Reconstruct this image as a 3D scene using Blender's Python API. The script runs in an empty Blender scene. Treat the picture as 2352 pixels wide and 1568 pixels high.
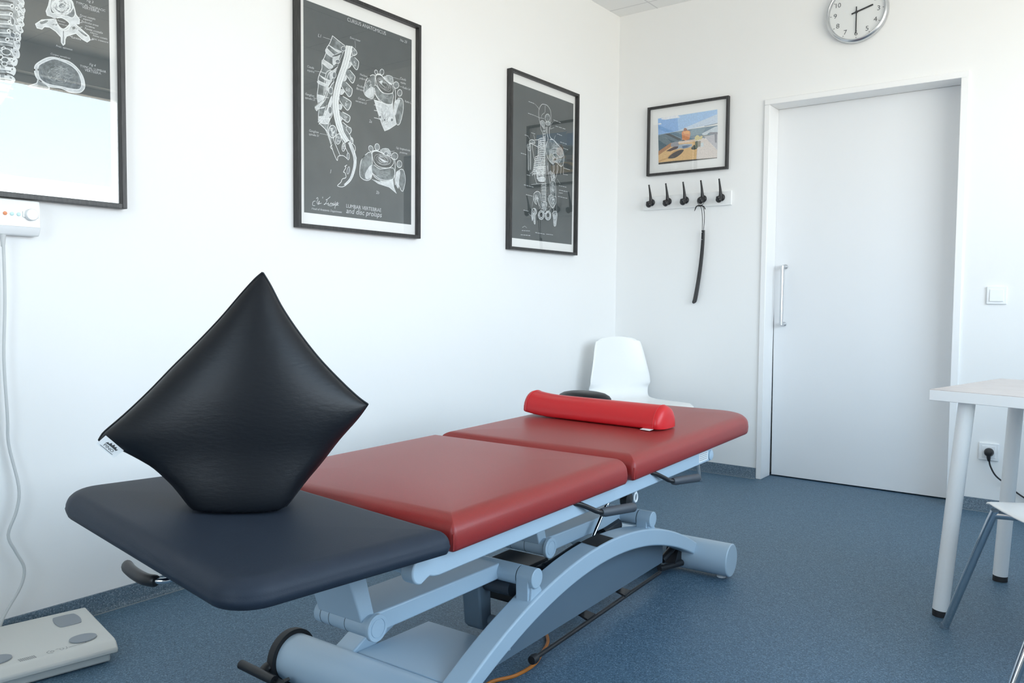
import bpy, math, random
from mathutils import Vector, Matrix
random.seed(11)
S = bpy.context.scene
COL = S.collection
PI = math.pi
R = math.radians

# ------------------------------------------------------------------ camera
cam_d = bpy.data.cameras.new('camera'); cam = bpy.data.objects.new('camera', cam_d); COL.objects.link(cam)
cam_d.sensor_width = 36.0; cam_d.lens = 36.0 * 1847.25 / 2352; cam_d.clip_start = 0.05
cx = Vector((0.79813856, 0.60240377, 0.00919448)); cy = Vector((-0.03731557, 0.03419684, 0.99871824)); cz = Vector((0.60131721, -0.79745864, 0.04977286))
m = Matrix.Identity(4)
for i in range(3):
    m[i][0] = cx[i]; m[i][1] = cy[i]; m[i][2] = cz[i]
m[0][3], m[1][3], m[2][3] = 2.4705, -4.3284, 0.9638
cam.matrix_world = m
S.camera = cam

# ------------------------------------------------------------------ daylight
W = bpy.data.worlds.new('daylight'); S.world = W; W.use_nodes = True
nt = W.node_tree; nt.nodes.clear()
wo = nt.nodes.new('ShaderNodeOutputWorld'); bg = nt.nodes.new('ShaderNodeBackground')
tc = nt.nodes.new('ShaderNodeTexCoord'); sx = nt.nodes.new('ShaderNodeSeparateXYZ'); rp = nt.nodes.new('ShaderNodeValToRGB'); mr = nt.nodes.new('ShaderNodeMapRange')
mr.inputs['From Min'].default_value = -1; mr.inputs['From Max'].default_value = 1
e = rp.color_ramp.elements
e[0].position = 0.0; e[0].color = (1.10, 1.02, 0.84, 1)
e[1].position = 1.0; e[1].color = (0.36, 0.63, 1.0, 1)
for pos, c in ((0.42, (1.22, 1.15, 0.98, 1)), (0.49, (1.15, 1.14, 1.08, 1)), (0.53, (1.80, 1.94, 2.02, 1)), (0.62, (1.45, 1.72, 1.95, 1)), (0.72, (0.52, 0.80, 1.08, 1))):
    k = e.new(pos); k.color = c
nt.links.new(tc.outputs['Generated'], sx.inputs[0]); nt.links.new(sx.outputs['Z'], mr.inputs['Value'])
nt.links.new(mr.outputs[0], rp.inputs[0]); nt.links.new(rp.outputs[0], bg.inputs[0]); nt.links.new(bg.outputs[0], wo.inputs[0])
bg.inputs[1].default_value = 7.0

WX = 3.5                      # window wall
WY0, WY1, WZ0, WZ1 = -3.8, -0.70, 0.86, 2.48
pl = bpy.data.lights.new('window_portal', 'AREA'); pl.shape = 'RECTANGLE'; pl.size = WY1 - WY0; pl.size_y = WZ1 - WZ0
pl.cycles.is_portal = True
po = bpy.data.objects.new('window_portal', pl); COL.objects.link(po)
po.location = (WX + 0.16, (WY0 + WY1) / 2, (WZ0 + WZ1) / 2); po.rotation_euler = (0, R(90), 0)
po.rotation_euler = Matrix(((0, 0, 1), (1, 0, 0), (0, 1, 0))).to_euler()

p2_ = bpy.data.lights.new('fill_window_portal', 'AREA'); p2_.shape = 'RECTANGLE'; p2_.size = 1.2; p2_.size_y = WZ1 - WZ0; p2_.cycles.is_portal = True  # portal for the fill window added behind the camera
po2 = bpy.data.objects.new('fill_window_portal', p2_); COL.objects.link(po2); po2.location = (2.1, -5.8 - 0.16, (WZ0 + WZ1) / 2); po2.rotation_euler = (R(90), 0, 0)

vs = S.view_settings
vs.view_transform = 'Standard'; vs.look = 'None'; vs.gamma = 1.0; vs.use_curve_mapping = False
vs.exposure = -0.36
S.cycles.max_bounces = 14; S.cycles.diffuse_bounces = 8; S.cycles.glossy_bounces = 6; S.cycles.transparent_max_bounces = 12
S.cycles.sample_clamp_indirect = 6.0

# ------------------------------------------------------------------ materials
def mat(name, col, rough=0.5, metal=0.0, spec=0.5, noise=None, bump=None, coat=0.0, sheen=0.0):
    M = bpy.data.materials.new(name); M.use_nodes = True
    n = M.node_tree; b = n.nodes['Principled BSDF']
    b.inputs['Base Color'].default_value = (*col, 1); b.inputs['Roughness'].default_value = rough
    b.inputs['Metallic'].default_value = metal; b.inputs['Specular IOR Level'].default_value = spec
    b.inputs['Coat Weight'].default_value = coat; b.inputs['Coat Roughness'].default_value = 0.15
    t = n.nodes.new('ShaderNodeTexCoord')
    def tex(scale, detail=3, rgh=0.55, stretch=None):
        x = n.nodes.new('ShaderNodeTexNoise'); x.inputs['Scale'].default_value = scale; x.inputs['Detail'].default_value = detail; x.inputs['Roughness'].default_value = rgh
        if stretch:
            mp = n.nodes.new('ShaderNodeMapping'); mp.inputs['Scale'].default_value = stretch
            n.links.new(t.outputs['Object'], mp.inputs[0]); n.links.new(mp.outputs[0], x.inputs[0])
        else:
            n.links.new(t.outputs['Object'], x.inputs[0])
        return x
    if noise:                  # (scale, colour2, lo, hi[, stretch])
        x = tex(noise[0], 4, 0.6, noise[4] if len(noise) > 4 else None)
        r = n.nodes.new('ShaderNodeValToRGB'); r.color_ramp.elements[0].position = noise[2]; r.color_ramp.elements[1].position = noise[3]
        r.color_ramp.elements[0].color = (*col, 1); r.color_ramp.elements[1].color = (*noise[1], 1)
        n.links.new(x.outputs['Fac'], r.inputs[0]); n.links.new(r.outputs[0], b.inputs['Base Color'])
    if bump:                   # (scale, strength, distance[, stretch])
        x = tex(bump[0], 3, 0.5, bump[3] if len(bump) > 3 else None)
        q = n.nodes.new('ShaderNodeBump'); q.inputs['Strength'].default_value = bump[1]; q.inputs['Distance'].default_value = bump[2]
        n.links.new(x.outputs['Fac'], q.inputs['Height']); n.links.new(q.outputs[0], b.inputs['Normal'])
    return M

def glass_mat(name, f0, tint=(1, 1, 1)):
    # thin clear pane: mirror share rises with angle, the same from both sides
    M = bpy.data.materials.new(name); M.use_nodes = True; n = M.node_tree; n.nodes.clear()
    o = n.nodes.new('ShaderNodeOutputMaterial'); mx = n.nodes.new('ShaderNodeMixShader'); lw = n.nodes.new('ShaderNodeLayerWeight')
    lw.inputs['Blend'].default_value = 0.5
    pw = n.nodes.new('ShaderNodeMath'); pw.operation = 'POWER'; pw.inputs[1].default_value = 5.0
    ma = n.nodes.new('ShaderNodeMath'); ma.operation = 'MULTIPLY_ADD'; ma.inputs[1].default_value = 1 - f0; ma.inputs[2].default_value = f0
    tr = n.nodes.new('ShaderNodeBsdfTransparent'); g = n.nodes.new('ShaderNodeBsdfGlossy')
    g.inputs['Roughness'].default_value = 0.0; tr.inputs[0].default_value = (*tint, 1)
    n.links.new(lw.outputs['Facing'], pw.inputs[0]); n.links.new(pw.outputs[0], ma.inputs[0]); n.links.new(ma.outputs[0], mx.inputs[0])
    n.links.new(tr.outputs[0], mx.inputs[1]); n.links.new(g.outputs[0], mx.inputs[2]); n.links.new(mx.outputs[0], o.inputs[0])
    return M

def floor_mat(name, base, dark, light, rough):
    M = bpy.data.materials.new(name); M.use_nodes = True; n = M.node_tree; b = n.nodes['Principled BSDF']
    t = n.nodes.new('ShaderNodeTexCoord')
    v = n.nodes.new('ShaderNodeTexVoronoi'); v.inputs['Scale'].default_value = 330; n.links.new(t.outputs['Object'], v.inputs['Vector'])
    s = n.nodes.new('ShaderNodeSeparateColor'); n.links.new(v.outputs['Color'], s.inputs[0])
    r = n.nodes.new('ShaderNodeValToRGB'); r.color_ramp.interpolation = 'CONSTANT'
    el = r.color_ramp.elements; el[0].position = 0; el[0].color = (*dark, 1); el[1].position = 0.17; el[1].color = (*base, 1)
    for p_, c_ in ((0.45, [x * 1.12 for x in base]), (0.62, [x * 0.88 for x in base]), (0.84, light)):
        k_ = el.new(p_); k_.color = (*c_, 1)
    n.links.new(s.outputs[0], r.inputs[0]); n.links.new(r.outputs[0], b.inputs['Base Color'])
    nz = n.nodes.new('ShaderNodeTexNoise'); nz.inputs['Scale'].default_value = 260; n.links.new(t.outputs['Object'], nz.inputs['Vector'])
    bp = n.nodes.new('ShaderNodeBump'); bp.inputs['Strength'].default_value = 0.12; bp.inputs['Distance'].default_value = 0.002
    n.links.new(nz.outputs['Fac'], bp.inputs['Height']); n.links.new(bp.outputs[0], b.inputs['Normal'])
    b.inputs['Roughness'].default_value = rough; b.inputs['Specular IOR Level'].default_value = 0.32
    return M

def ceil_mat():
    M = mat('ceiling_tile', (0.88, 0.88, 0.87), 0.9)
    n = M.node_tree; b = n.nodes['Principled BSDF']; t = n.nodes.new('ShaderNodeTexCoord')
    br = n.nodes.new('ShaderNodeTexBrick'); br.offset = 0.0; br.inputs['Scale'].default_value = 1.0
    br.inputs['Brick Width'].default_value = 0.6; br.inputs['Row Height'].default_value = 0.6; br.inputs['Mortar Size'].default_value = 0.005; br.inputs['Mortar Smooth'].default_value = 0.3
    br.inputs['Color1'].default_value = (0.88, 0.88, 0.87, 1); br.inputs['Color2'].default_value = (0.87, 0.87, 0.86, 1); br.inputs['Mortar'].default_value = (0.68, 0.68, 0.68, 1)
    mp = n.nodes.new('ShaderNodeMapping'); mp.inputs['Location'].default_value = (0.35, 0.12, 0)
    n.links.new(t.outputs['Object'], mp.inputs[0]); n.links.new(mp.outputs[0], br.inputs[0]); n.links.new(br.outputs[0], b.inputs['Base Color'])
    return M

M = {}
M['wall'] = mat('wall_paint', (0.86, 0.865, 0.86), 0.75, spec=0.25, bump=(420, 0.05, 0.002))
M['trim'] = mat('trim_lacquer', (0.87, 0.875, 0.875), 0.35)
M['door'] = mat('door_laminate', (0.80, 0.815, 0.83), 0.38, bump=(60, 0.02, 0.002))
M['ceil'] = ceil_mat()
M['floor'] = floor_mat('speckled_vinyl', (0.083, 0.152, 0.222), (0.050, 0.098, 0.150), (0.142, 0.230, 0.315), 0.48)
M['cove'] = floor_mat('cove_vinyl', (0.105, 0.160, 0.210), (0.065, 0.100, 0.140), (0.185, 0.240, 0.290), 0.35)
M['weld'] = mat('weld_bead', (0.24, 0.28, 0.30), 0.5)
M['red'] = mat('dark_red_leatherette', (0.285, 0.026, 0.025), 0.36, spec=0.40, noise=(260, (0.26, 0.026, 0.024), 0.4, 0.6), bump=(520, 0.10, 0.002))
M['redseam'] = mat('red_welt', (0.33, 0.035, 0.032), 0.32)
M['bright_red'] = mat('bright_red_leatherette', (0.56, 0.016, 0.022), 0.34, spec=0.4, bump=(520, 0.08, 0.002))
M['greypad'] = mat('slate_grey_leatherette', (0.024, 0.033, 0.050), 0.50, spec=0.18, bump=(520, 0.10, 0.002))
M['blackpad'] = mat('black_leatherette', (0.007, 0.009, 0.0125), 0.40, spec=0.26, bump=(60, 0.12, 0.003, (1.0, 1.0, 3.0)))
M['paint'] = mat('grey_powder_coat', (0.44, 0.56, 0.66), 0.34, spec=0.5)
M['paint_dark'] = mat('mid_grey_plastic', (0.14, 0.19, 0.24), 0.42)
M['groove'] = mat('dark_groove', (0.06, 0.08, 0.10), 0.6)
M['black'] = mat('black_plastic', (0.016, 0.016, 0.018), 0.42)
M['rubber'] = mat('black_rubber', (0.022, 0.022, 0.024), 0.6)
M['grip'] = mat('grey_rubber_grip', (0.055, 0.065, 0.08), 0.5)
M['chrome'] = mat('chrome', (0.72, 0.74, 0.76), 0.10, metal=1.0)
M['steel'] = mat('brushed_steel', (0.62, 0.64, 0.66), 0.28, metal=1.0)
M['white_plastic'] = mat('white_plastic', (0.84, 0.86, 0.87), 0.32)
M['white_gloss'] = mat('white_moulded_shell', (0.86, 0.87, 0.87), 0.30)
M['cream'] = mat('cream_plastic', (0.60, 0.61, 0.585), 0.40)
M['pad_steel'] = mat('electrode_steel', (0.34, 0.37, 0.40), 0.42, metal=0.5)
M['white_lacq'] = mat('white_lacquer', (0.85, 0.86, 0.86), 0.30)
M['oak_top'] = mat('pale_wood_print', (0.50, 0.43, 0.40), 0.34, noise=(9, (0.62, 0.565, 0.54), 0.35, 0.65, (1.2, 14, 14)))
M['paper'] = mat('white_paper', (0.90, 0.91, 0.90), 0.7)
M['frame'] = mat('black_stained_wood', (0.020, 0.020, 0.021), 0.42, noise=(30, (0.040, 0.040, 0.040), 0.4, 0.62, (6, 6, 0.7)), bump=(60, 0.15, 0.002, (6, 6, 0.7)))
M['panel'] = mat('chalkboard_print', (0.050, 0.064, 0.066), 0.8, noise=(9, (0.068, 0.084, 0.086), 0.35, 0.7))
M['glass'] = glass_mat('picture_glass', 0.132)
M['wglass'] = glass_mat('window_glass', 0.05)
M['orange'] = mat('orange_cable', (0.55, 0.17, 0.02), 0.45)
M['cable'] = mat('grey_cable', (0.56, 0.58, 0.58), 0.45)
M['ink'] = mat('dark_ink', (0.05, 0.055, 0.06), 0.6)
M['ink2'] = mat('grey_ink', (0.25, 0.26, 0.27), 0.6)
M['tag'] = mat('white_fabric_tag', (0.80, 0.82, 0.83), 0.7)
M['void'] = mat('dark_pocket', (0.02, 0.02, 0.02), 0.9)
def chalk(name, lo, hi, sc=55):
    return mat(name, lo, 0.8, noise=(sc, hi, 0.38, 0.66))
TONES = [mat('chalk_white', (0.82, 0.86, 0.87), 0.8), mat('chalk_light', (0.54, 0.58, 0.60), 0.8, noise=(60, (0.74, 0.78, 0.80), 0.38, 0.62)),
         chalk('chalk_mid', (0.22, 0.25, 0.26), (0.52, 0.56, 0.58)), chalk('chalk_veil', (0.085, 0.105, 0.11), (0.26, 0.30, 0.31), 40),
         chalk('chalk_dim', (0.10, 0.12, 0.135), (0.24, 0.28, 0.30), 90), mat('chalk_board_gap', (0.045, 0.056, 0.058), 0.8)]
M['lamp_red'] = mat('red_lens', (0.82, 0.32, 0.16), 0.3)
M['lamp_teal'] = mat('teal_lens', (0.60, 0.82, 0.81), 0.3)

# ------------------------------------------------------------------ mesh helpers
class MB:
    def __init__(s): s.v = []; s.f = []; s.mi = []
    def quad_ring(s, a, b, mi=0, closed=True):
        n = len(a)
        for i in range(n if closed else n - 1):
            j = (i + 1) % n
            s.f.append((a[i], a[j], b[j], b[i])); s.mi.append(mi)
    def add(s, pts):
        k = len(s.v); s.v += [tuple(p) for p in pts]; return list(range(k, k + len(pts)))
    def face(s, idx, mi=0): s.f.append(tuple(idx)); s.mi.append(mi)
    def box(s, c, d, rot=None, mi=0):
        x, y, z = [q / 2 for q in d]
        P = [Vector(q) for q in ((-x, -y, -z), (x, -y, -z), (x, y, -z), (-x, y, -z), (-x, -y, z), (x, -y, z), (x, y, z), (-x, y, z))]
        if rot is not None: P = [rot @ q for q in P]
        i = s.add([q + Vector(c) for q in P])
        for f in ((3, 2, 1, 0), (4, 5, 6, 7), (0, 1, 5, 4), (1, 2, 6, 5), (2, 3, 7, 6), (3, 0, 4, 7)): s.face([i[k] for k in f], mi)
        return s
    def bb(s, x0, x1, y0, y1, z0, z1, mi=0): return s.box(((x0 + x1) / 2, (y0 + y1) / 2, (z0 + z1) / 2), (x1 - x0, y1 - y0, z1 - z0), None, mi)
    def tube(s, path, r, n=12, caps=True, mi=0, flat=None):
        P = [Vector(q) for q in path]; N = len(P); rs = r if isinstance(r, (list, tuple)) else [r] * N
        up = None; prev = None
        for i, p in enumerate(P):
            t = (P[min(i + 1, N - 1)] - P[max(i - 1, 0)]).normalized()
            if up is None:
                up = Vector((0, 0, 1)) if abs(t.z) < 0.9 else Vector((1, 0, 0))
            sd = t.cross(up)
            if sd.length < 1e-6: sd = t.orthogonal()
            sd.normalize(); up = sd.cross(t).normalized()
            fl = flat or (1, 1)
            ring = s.add([p + rs[i] * (fl[0] * math.cos(2 * PI * k / n) * sd + fl[1] * math.sin(2 * PI * k / n) * up) for k in range(n)])
            if prev: s.quad_ring(prev, ring, mi)
            elif caps: s.face(ring[::-1], mi)
            prev = ring
        if caps: s.face(prev, mi)
        return s
    def cyl(s, a, b, r0, r1=None, n=24, mi=0): return s.tube([a, b], [r0, r0 if r1 is None else r1], n, True, mi)
    def lathe(s, prof, c, axis, n=32, mi=0, cap=True):
        # prof: (radius, distance along axis)
        A = Vector(axis).normalized(); X = A.orthogonal().normalized(); Y = A.cross(X); C = Vector(c); prev = None
        for k, (r, h) in enumerate(prof):
            ring = s.add([C + A * h + r * (math.cos(2 * PI * i / n) * X + math.sin(2 * PI * i / n) * Y) for i in range(n)])
            if prev: s.quad_ring(prev, ring, mi)
            elif cap: s.face(ring[::-1], mi)
            prev = ring
        if cap: s.face(prev, mi)
        return s
    def prism(s, outline, ext, mi=0):
        # outline: 3-D points of a planar polygon, ext: extrusion vector
        E_ = Vector(ext); a = s.add(outline); b = s.add([Vector(q) + E_ for q in outline])
        s.face(a[::-1], mi); s.face(b, mi); s.quad_ring(a, b, mi); return s
    def build(s, name, mats, parent=None, smooth=False, bevel=0.0, seg=2, ang=35, loc=None):
        me = bpy.data.meshes.new(name); me.from_pydata([tuple(q) for q in s.v], [], s.f)
        if not isinstance(mats, (list, tuple)): mats = [mats]
        for q in mats: me.materials.append(q)
        me.polygons.foreach_set('material_index', s.mi)
        import bmesh
        b = bmesh.new(); b.from_mesh(me); bmesh.ops.recalc_face_normals(b, faces=b.faces); b.to_mesh(me); b.free()
        if smooth:
            me.polygons.foreach_set('use_smooth', [True] * len(me.polygons))
            try: me.set_sharp_from_angle(angle=R(ang))
            except Exception: pass
        o = bpy.data.objects.new(name, me); COL.objects.link(o)
        if loc: o.location = loc
        if bevel:
            q = o.modifiers.new('edge', 'BEVEL'); q.width = bevel; q.segments = seg; q.limit_method = 'ANGLE'; q.angle_limit = R(40)
            q.harden_normals = False
            me.polygons.foreach_set('use_smooth', [True] * len(me.polygons))
            try: me.set_sharp_from_angle(angle=R(50))
            except Exception: pass
        if parent: o.parent = parent
        return o

def tag(o, label=None, cat=None, group=None, kind=None):
    if label: o['label'] = label
    if cat: o['category'] = cat
    if group: o['group'] = group
    if kind: o['kind'] = kind
    return o
def thing(name, loc, rz, label, cat, group=None):
    o = bpy.data.objects.new(name, None); COL.objects.link(o); o.location = loc; o.rotation_euler = (0, 0, rz); o.empty_display_size = 0.05
    return tag(o, label, cat, group)

def crom(pts, closed=False, n=4):
    if len(pts) < 3: return list(pts)
    out = []; N = len(pts); D = len(pts[0])
    for i in range(N if closed else N - 1):
        if closed: a, b, c, d = [pts[(i + j) % N] for j in (-1, 0, 1, 2)]
        else: a, b, c, d = pts[max(i - 1, 0)], pts[i], pts[i + 1], pts[min(i + 2, N - 1)]
        for k in range(n):
            t = k / n
            out.append(tuple(.5 * ((2 * b[q]) + (-a[q] + c[q]) * t + (2 * a[q] - 5 * b[q] + 4 * c[q] - d[q]) * t * t + (-a[q] + 3 * b[q] - 3 * c[q] + d[q]) * t ** 3) for q in range(D)))
    if not closed: out.append(tuple(pts[-1]))
    return out

def text2d(s, width=None, size=None, shear=0.0, center=False):
    # outline lettering from the built-in font, as (verts2d, faces)
    cu = bpy.data.curves.new('lettering', 'FONT'); cu.body = s; cu.size = 1.0; cu.shear = shear; cu.resolution_u = 3
    ob = bpy.data.objects.new('lettering', cu); COL.objects.link(ob)
    dg = bpy.context.evaluated_depsgraph_get(); ev = ob.evaluated_get(dg); me = ev.to_mesh()
    v = [(q.co.x, q.co.y) for q in me.vertices]; f = [tuple(p.vertices) for p in me.polygons]
    ev.to_mesh_clear(); bpy.data.objects.remove(ob); bpy.data.curves.remove(cu)
    x0 = min(q[0] for q in v); x1 = max(q[0] for q in v); y0 = min(q[1] for q in v); y1 = max(q[1] for q in v)
    k = width / (x1 - x0) if width else size / 0.73
    if width and size: ky = size / 0.73
    else: ky = k
    ox = (x0 + x1) / 2 if center else x0; oy = (y0 + y1) / 2 if center else 0
    return [((a - ox) * k, (b - oy) * ky) for a, b in v], f

def ribbon(mb, pts, w, f, mi):
    # flat stroke of width w along 2-D points; f maps 2-D to 3-D
    L = []; Rr = []
    for i, p in enumerate(pts):
        a = pts[max(i - 1, 0)]; b = pts[min(i + 1, len(pts) - 1)]; dx, dy = b[0] - a[0], b[1] - a[1]; l = math.hypot(dx, dy) or 1
        nx, ny = -dy / l * w / 2, dx / l * w / 2
        L.append(f(p[0] + nx, p[1] + ny)); Rr.append(f(p[0] - nx, p[1] - ny))
    a = mb.add(L); b = mb.add(Rr); mb.quad_ring(a, b, mi, False)

# ------------------------------------------------------------------ the room
H = 2.682; XF = WX; YF = -5.8; TH = 0.28
def struct(o): return tag(o, kind='structure')
struct(MB().bb(-TH, XF + TH, YF - TH, 0.3, -0.12, 0.0).build('floor', M['floor']))
struct(MB().bb(-TH, XF + TH, YF - TH, 0.3, H, H + 0.12).build('ceiling', M['ceil']))
struct(MB().bb(-TH, 0, YF - TH, 0.3, 0, H).build('wall_left', M['wall']))
D0, D1, DT = 0.934, 1.838, 2.030          # clear door opening
wb = MB(); wb.bb(0, D0 - 0.03, 0, 0.3, 0, H); wb.bb(D1 + 0.03, XF, 0, 0.3, 0, H); wb.bb(D0 - 0.03, D1 + 0.03, 0, 0.3, DT + 0.03, H)
wb.bb(D0 - 0.03, D1 + 0.03, 0.24, 0.3, 0, DT + 0.03)  # unseen slab behind the door leaf, added to block outside light
struct(wb.build('wall_back', M['wall']))
wr = MB(); wr.bb(XF, XF + TH, YF - TH, WY0, 0, H); wr.bb(XF, XF + TH, WY1, 0.3, 0, H); wr.bb(XF, XF + TH, WY0, WY1, 0, WZ0); wr.bb(XF, XF + TH, WY0, WY1, WZ1, H)
struct(wr.build('wall_right', M['wall']))
FX0, FX1 = 1.5, 2.7  # unseen window opening, added as fill light for the back wall
wf = MB(); wf.bb(0, FX0, YF - TH, YF, 0, H); wf.bb(FX1, XF, YF - TH, YF, 0, H); wf.bb(FX0, FX1, YF - TH, YF, 0, WZ0); wf.bb(FX0, FX1, YF - TH, YF, WZ1, H)
struct(wf.build('wall_front', M['wall']))
for i in range(2):
    a = FX0 + i * (FX1 - FX0) / 2; b = a + (FX1 - FX0) / 2; q = 0.055
    f = MB(); f.bb(a, a + q, YF - 0.15, YF - 0.08, WZ0, WZ1); f.bb(b - q, b, YF - 0.15, YF - 0.08, WZ0, WZ1); f.bb(a + q, b - q, YF - 0.15, YF - 0.08, WZ0, WZ0 + q); f.bb(a + q, b - q, YF - 0.15, YF - 0.08, WZ1 - q, WZ1)
    fo = struct(f.build('window_%d' % (i + 3), M['trim'], bevel=0.004))  # casement of the added fill window
    MB().bb(a + q, b - q, YF - 0.118, YF - 0.112, WZ0 + q, WZ1 - q).build('pane', M['wglass'], fo)
# windows in the right wall: two casements
nw = 2; wl = (WY1 - WY0) / nw
for i in range(nw):
    a = WY0 + i * wl; b = a + wl; x0, x1 = XF + 0.08, XF + 0.15; q = 0.055
    f = MB(); f.bb(x0, x1, a, a + q, WZ0, WZ1); f.bb(x0, x1, b - q, b, WZ0, WZ1); f.bb(x0, x1, a + q, b - q, WZ0, WZ0 + q); f.bb(x0, x1, a + q, b - q, WZ1 - q, WZ1)
    fo = struct(f.build('window_%d' % (i + 1), M['trim'], bevel=0.004))
    MB().bb(XF + 0.112, XF + 0.118, a + q, b - q, WZ0 + q, WZ1 - q).build('pane', M['wglass'], fo)
struct(MB().bb(XF - 0.12, XF + 0.08, WY0 - 0.05, WY1 + 0.05, WZ0 - 0.03, WZ0).build('trim_2', M['trim'], bevel=0.004))
# door casing (steel lining with slim face) and the sliding leaf
cs = MB()
for x0, x1, xa, xb in ((D0 - 0.03, D0, D0 - 0.002, D0), (D1, D1 + 0.034, D1, D1 + 0.002)):
    cs.bb(x0, x1, -0.012, 0.13, 0, DT)
cs.bb(D0 - 0.03, D1 + 0.034, -0.012, 0.13, DT, DT + 0.03)
struct(cs.build('trim_1', M['trim'], bevel=0.003))
dl = MB(); y0, y1 = 0.131, 0.171
o_ = [(D0 + 0.0085, y0, 0.008), (D1 + 0.10, y0, 0.008), (D1 + 0.10, y0, DT - 0.0), (D0 - 0.02, y0, DT), (D0 - 0.02, y0, 1.30), (D0 + 0.001, y0, 0.88)]
dl.prism(o_, (0, y1 - y0, 0))
door = struct(dl.build('door_1', M['door']))
h = MB(); hp = [(0.992, 0.131, 1.168), (0.992, 0.092, 1.168), (0.992, 0.083, 1.160), (0.992, 0.080, 1.148), (0.992, 0.080, 0.872), (0.992, 0.083, 0.86), (0.992, 0.092, 0.852), (0.992, 0.131, 0.852)]
h.tube(crom([hp[0], hp[1], hp[2], hp[3], hp[4], hp[5], hp[6], hp[7]], False, 3), 0.0095, 14)
for z in (1.168, 0.852): h.cyl((0.992, 0.131, z), (0.992, 0.126, z), 0.014)
ho = h.build('door_handle', M['steel'], door, smooth=True); tag(ho, 'brushed steel bar handle')
# coved vinyl skirting
def cove(name, a, b, nrm):
    # a,b: floor line ends on the wall face; nrm: into the room
    A_, B_ = Vector(a), Vector(b); N_ = Vector(nrm); prof = [(0.0, 0.058), (0.007, 0.058), (0.0085, 0.054), (0.0085, 0.012), (0.012, 0.005), (0.019, 0.0012), (0.0245, 0.0012), (0.0245, 0.0005), (0.0, 0.0005)]
    k = MB(); p = [A_ + N_ * d + Vector((0, 0, z)) for d, z in prof]; p2 = [B_ + N_ * d + Vector((0, 0, z)) for d, z in prof]
    i0 = k.add(p); i1 = k.add(p2); k.quad_ring(i0, i1); k.face(i0[::-1]); k.face(i1)
    o = struct(k.build(name, M['cove'], smooth=True, ang=50))
    w = MB(); w.tube([A_ + N_ * 0.0245 + Vector((0, 0, 0.0008)), B_ + N_ * 0.0245 + Vector((0, 0, 0.0008))], 0.0016, 6); w.build('weld_bead', M['weld'], o)
cove('baseboard_left', (0, YF, 0), (0, 0, 0), (1, 0, 0))
cove('baseboard_back', (0.0, 0, 0), (D0 - 0.03, 0, 0), (0, -1, 0))
cove('baseboard_right', (D1 + 0.034, 0, 0), (XF, 0, 0), (0, -1, 0))
cove('baseboard_front', (XF, 0, 0), (XF, YF, 0), (-1, 0, 0))
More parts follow.
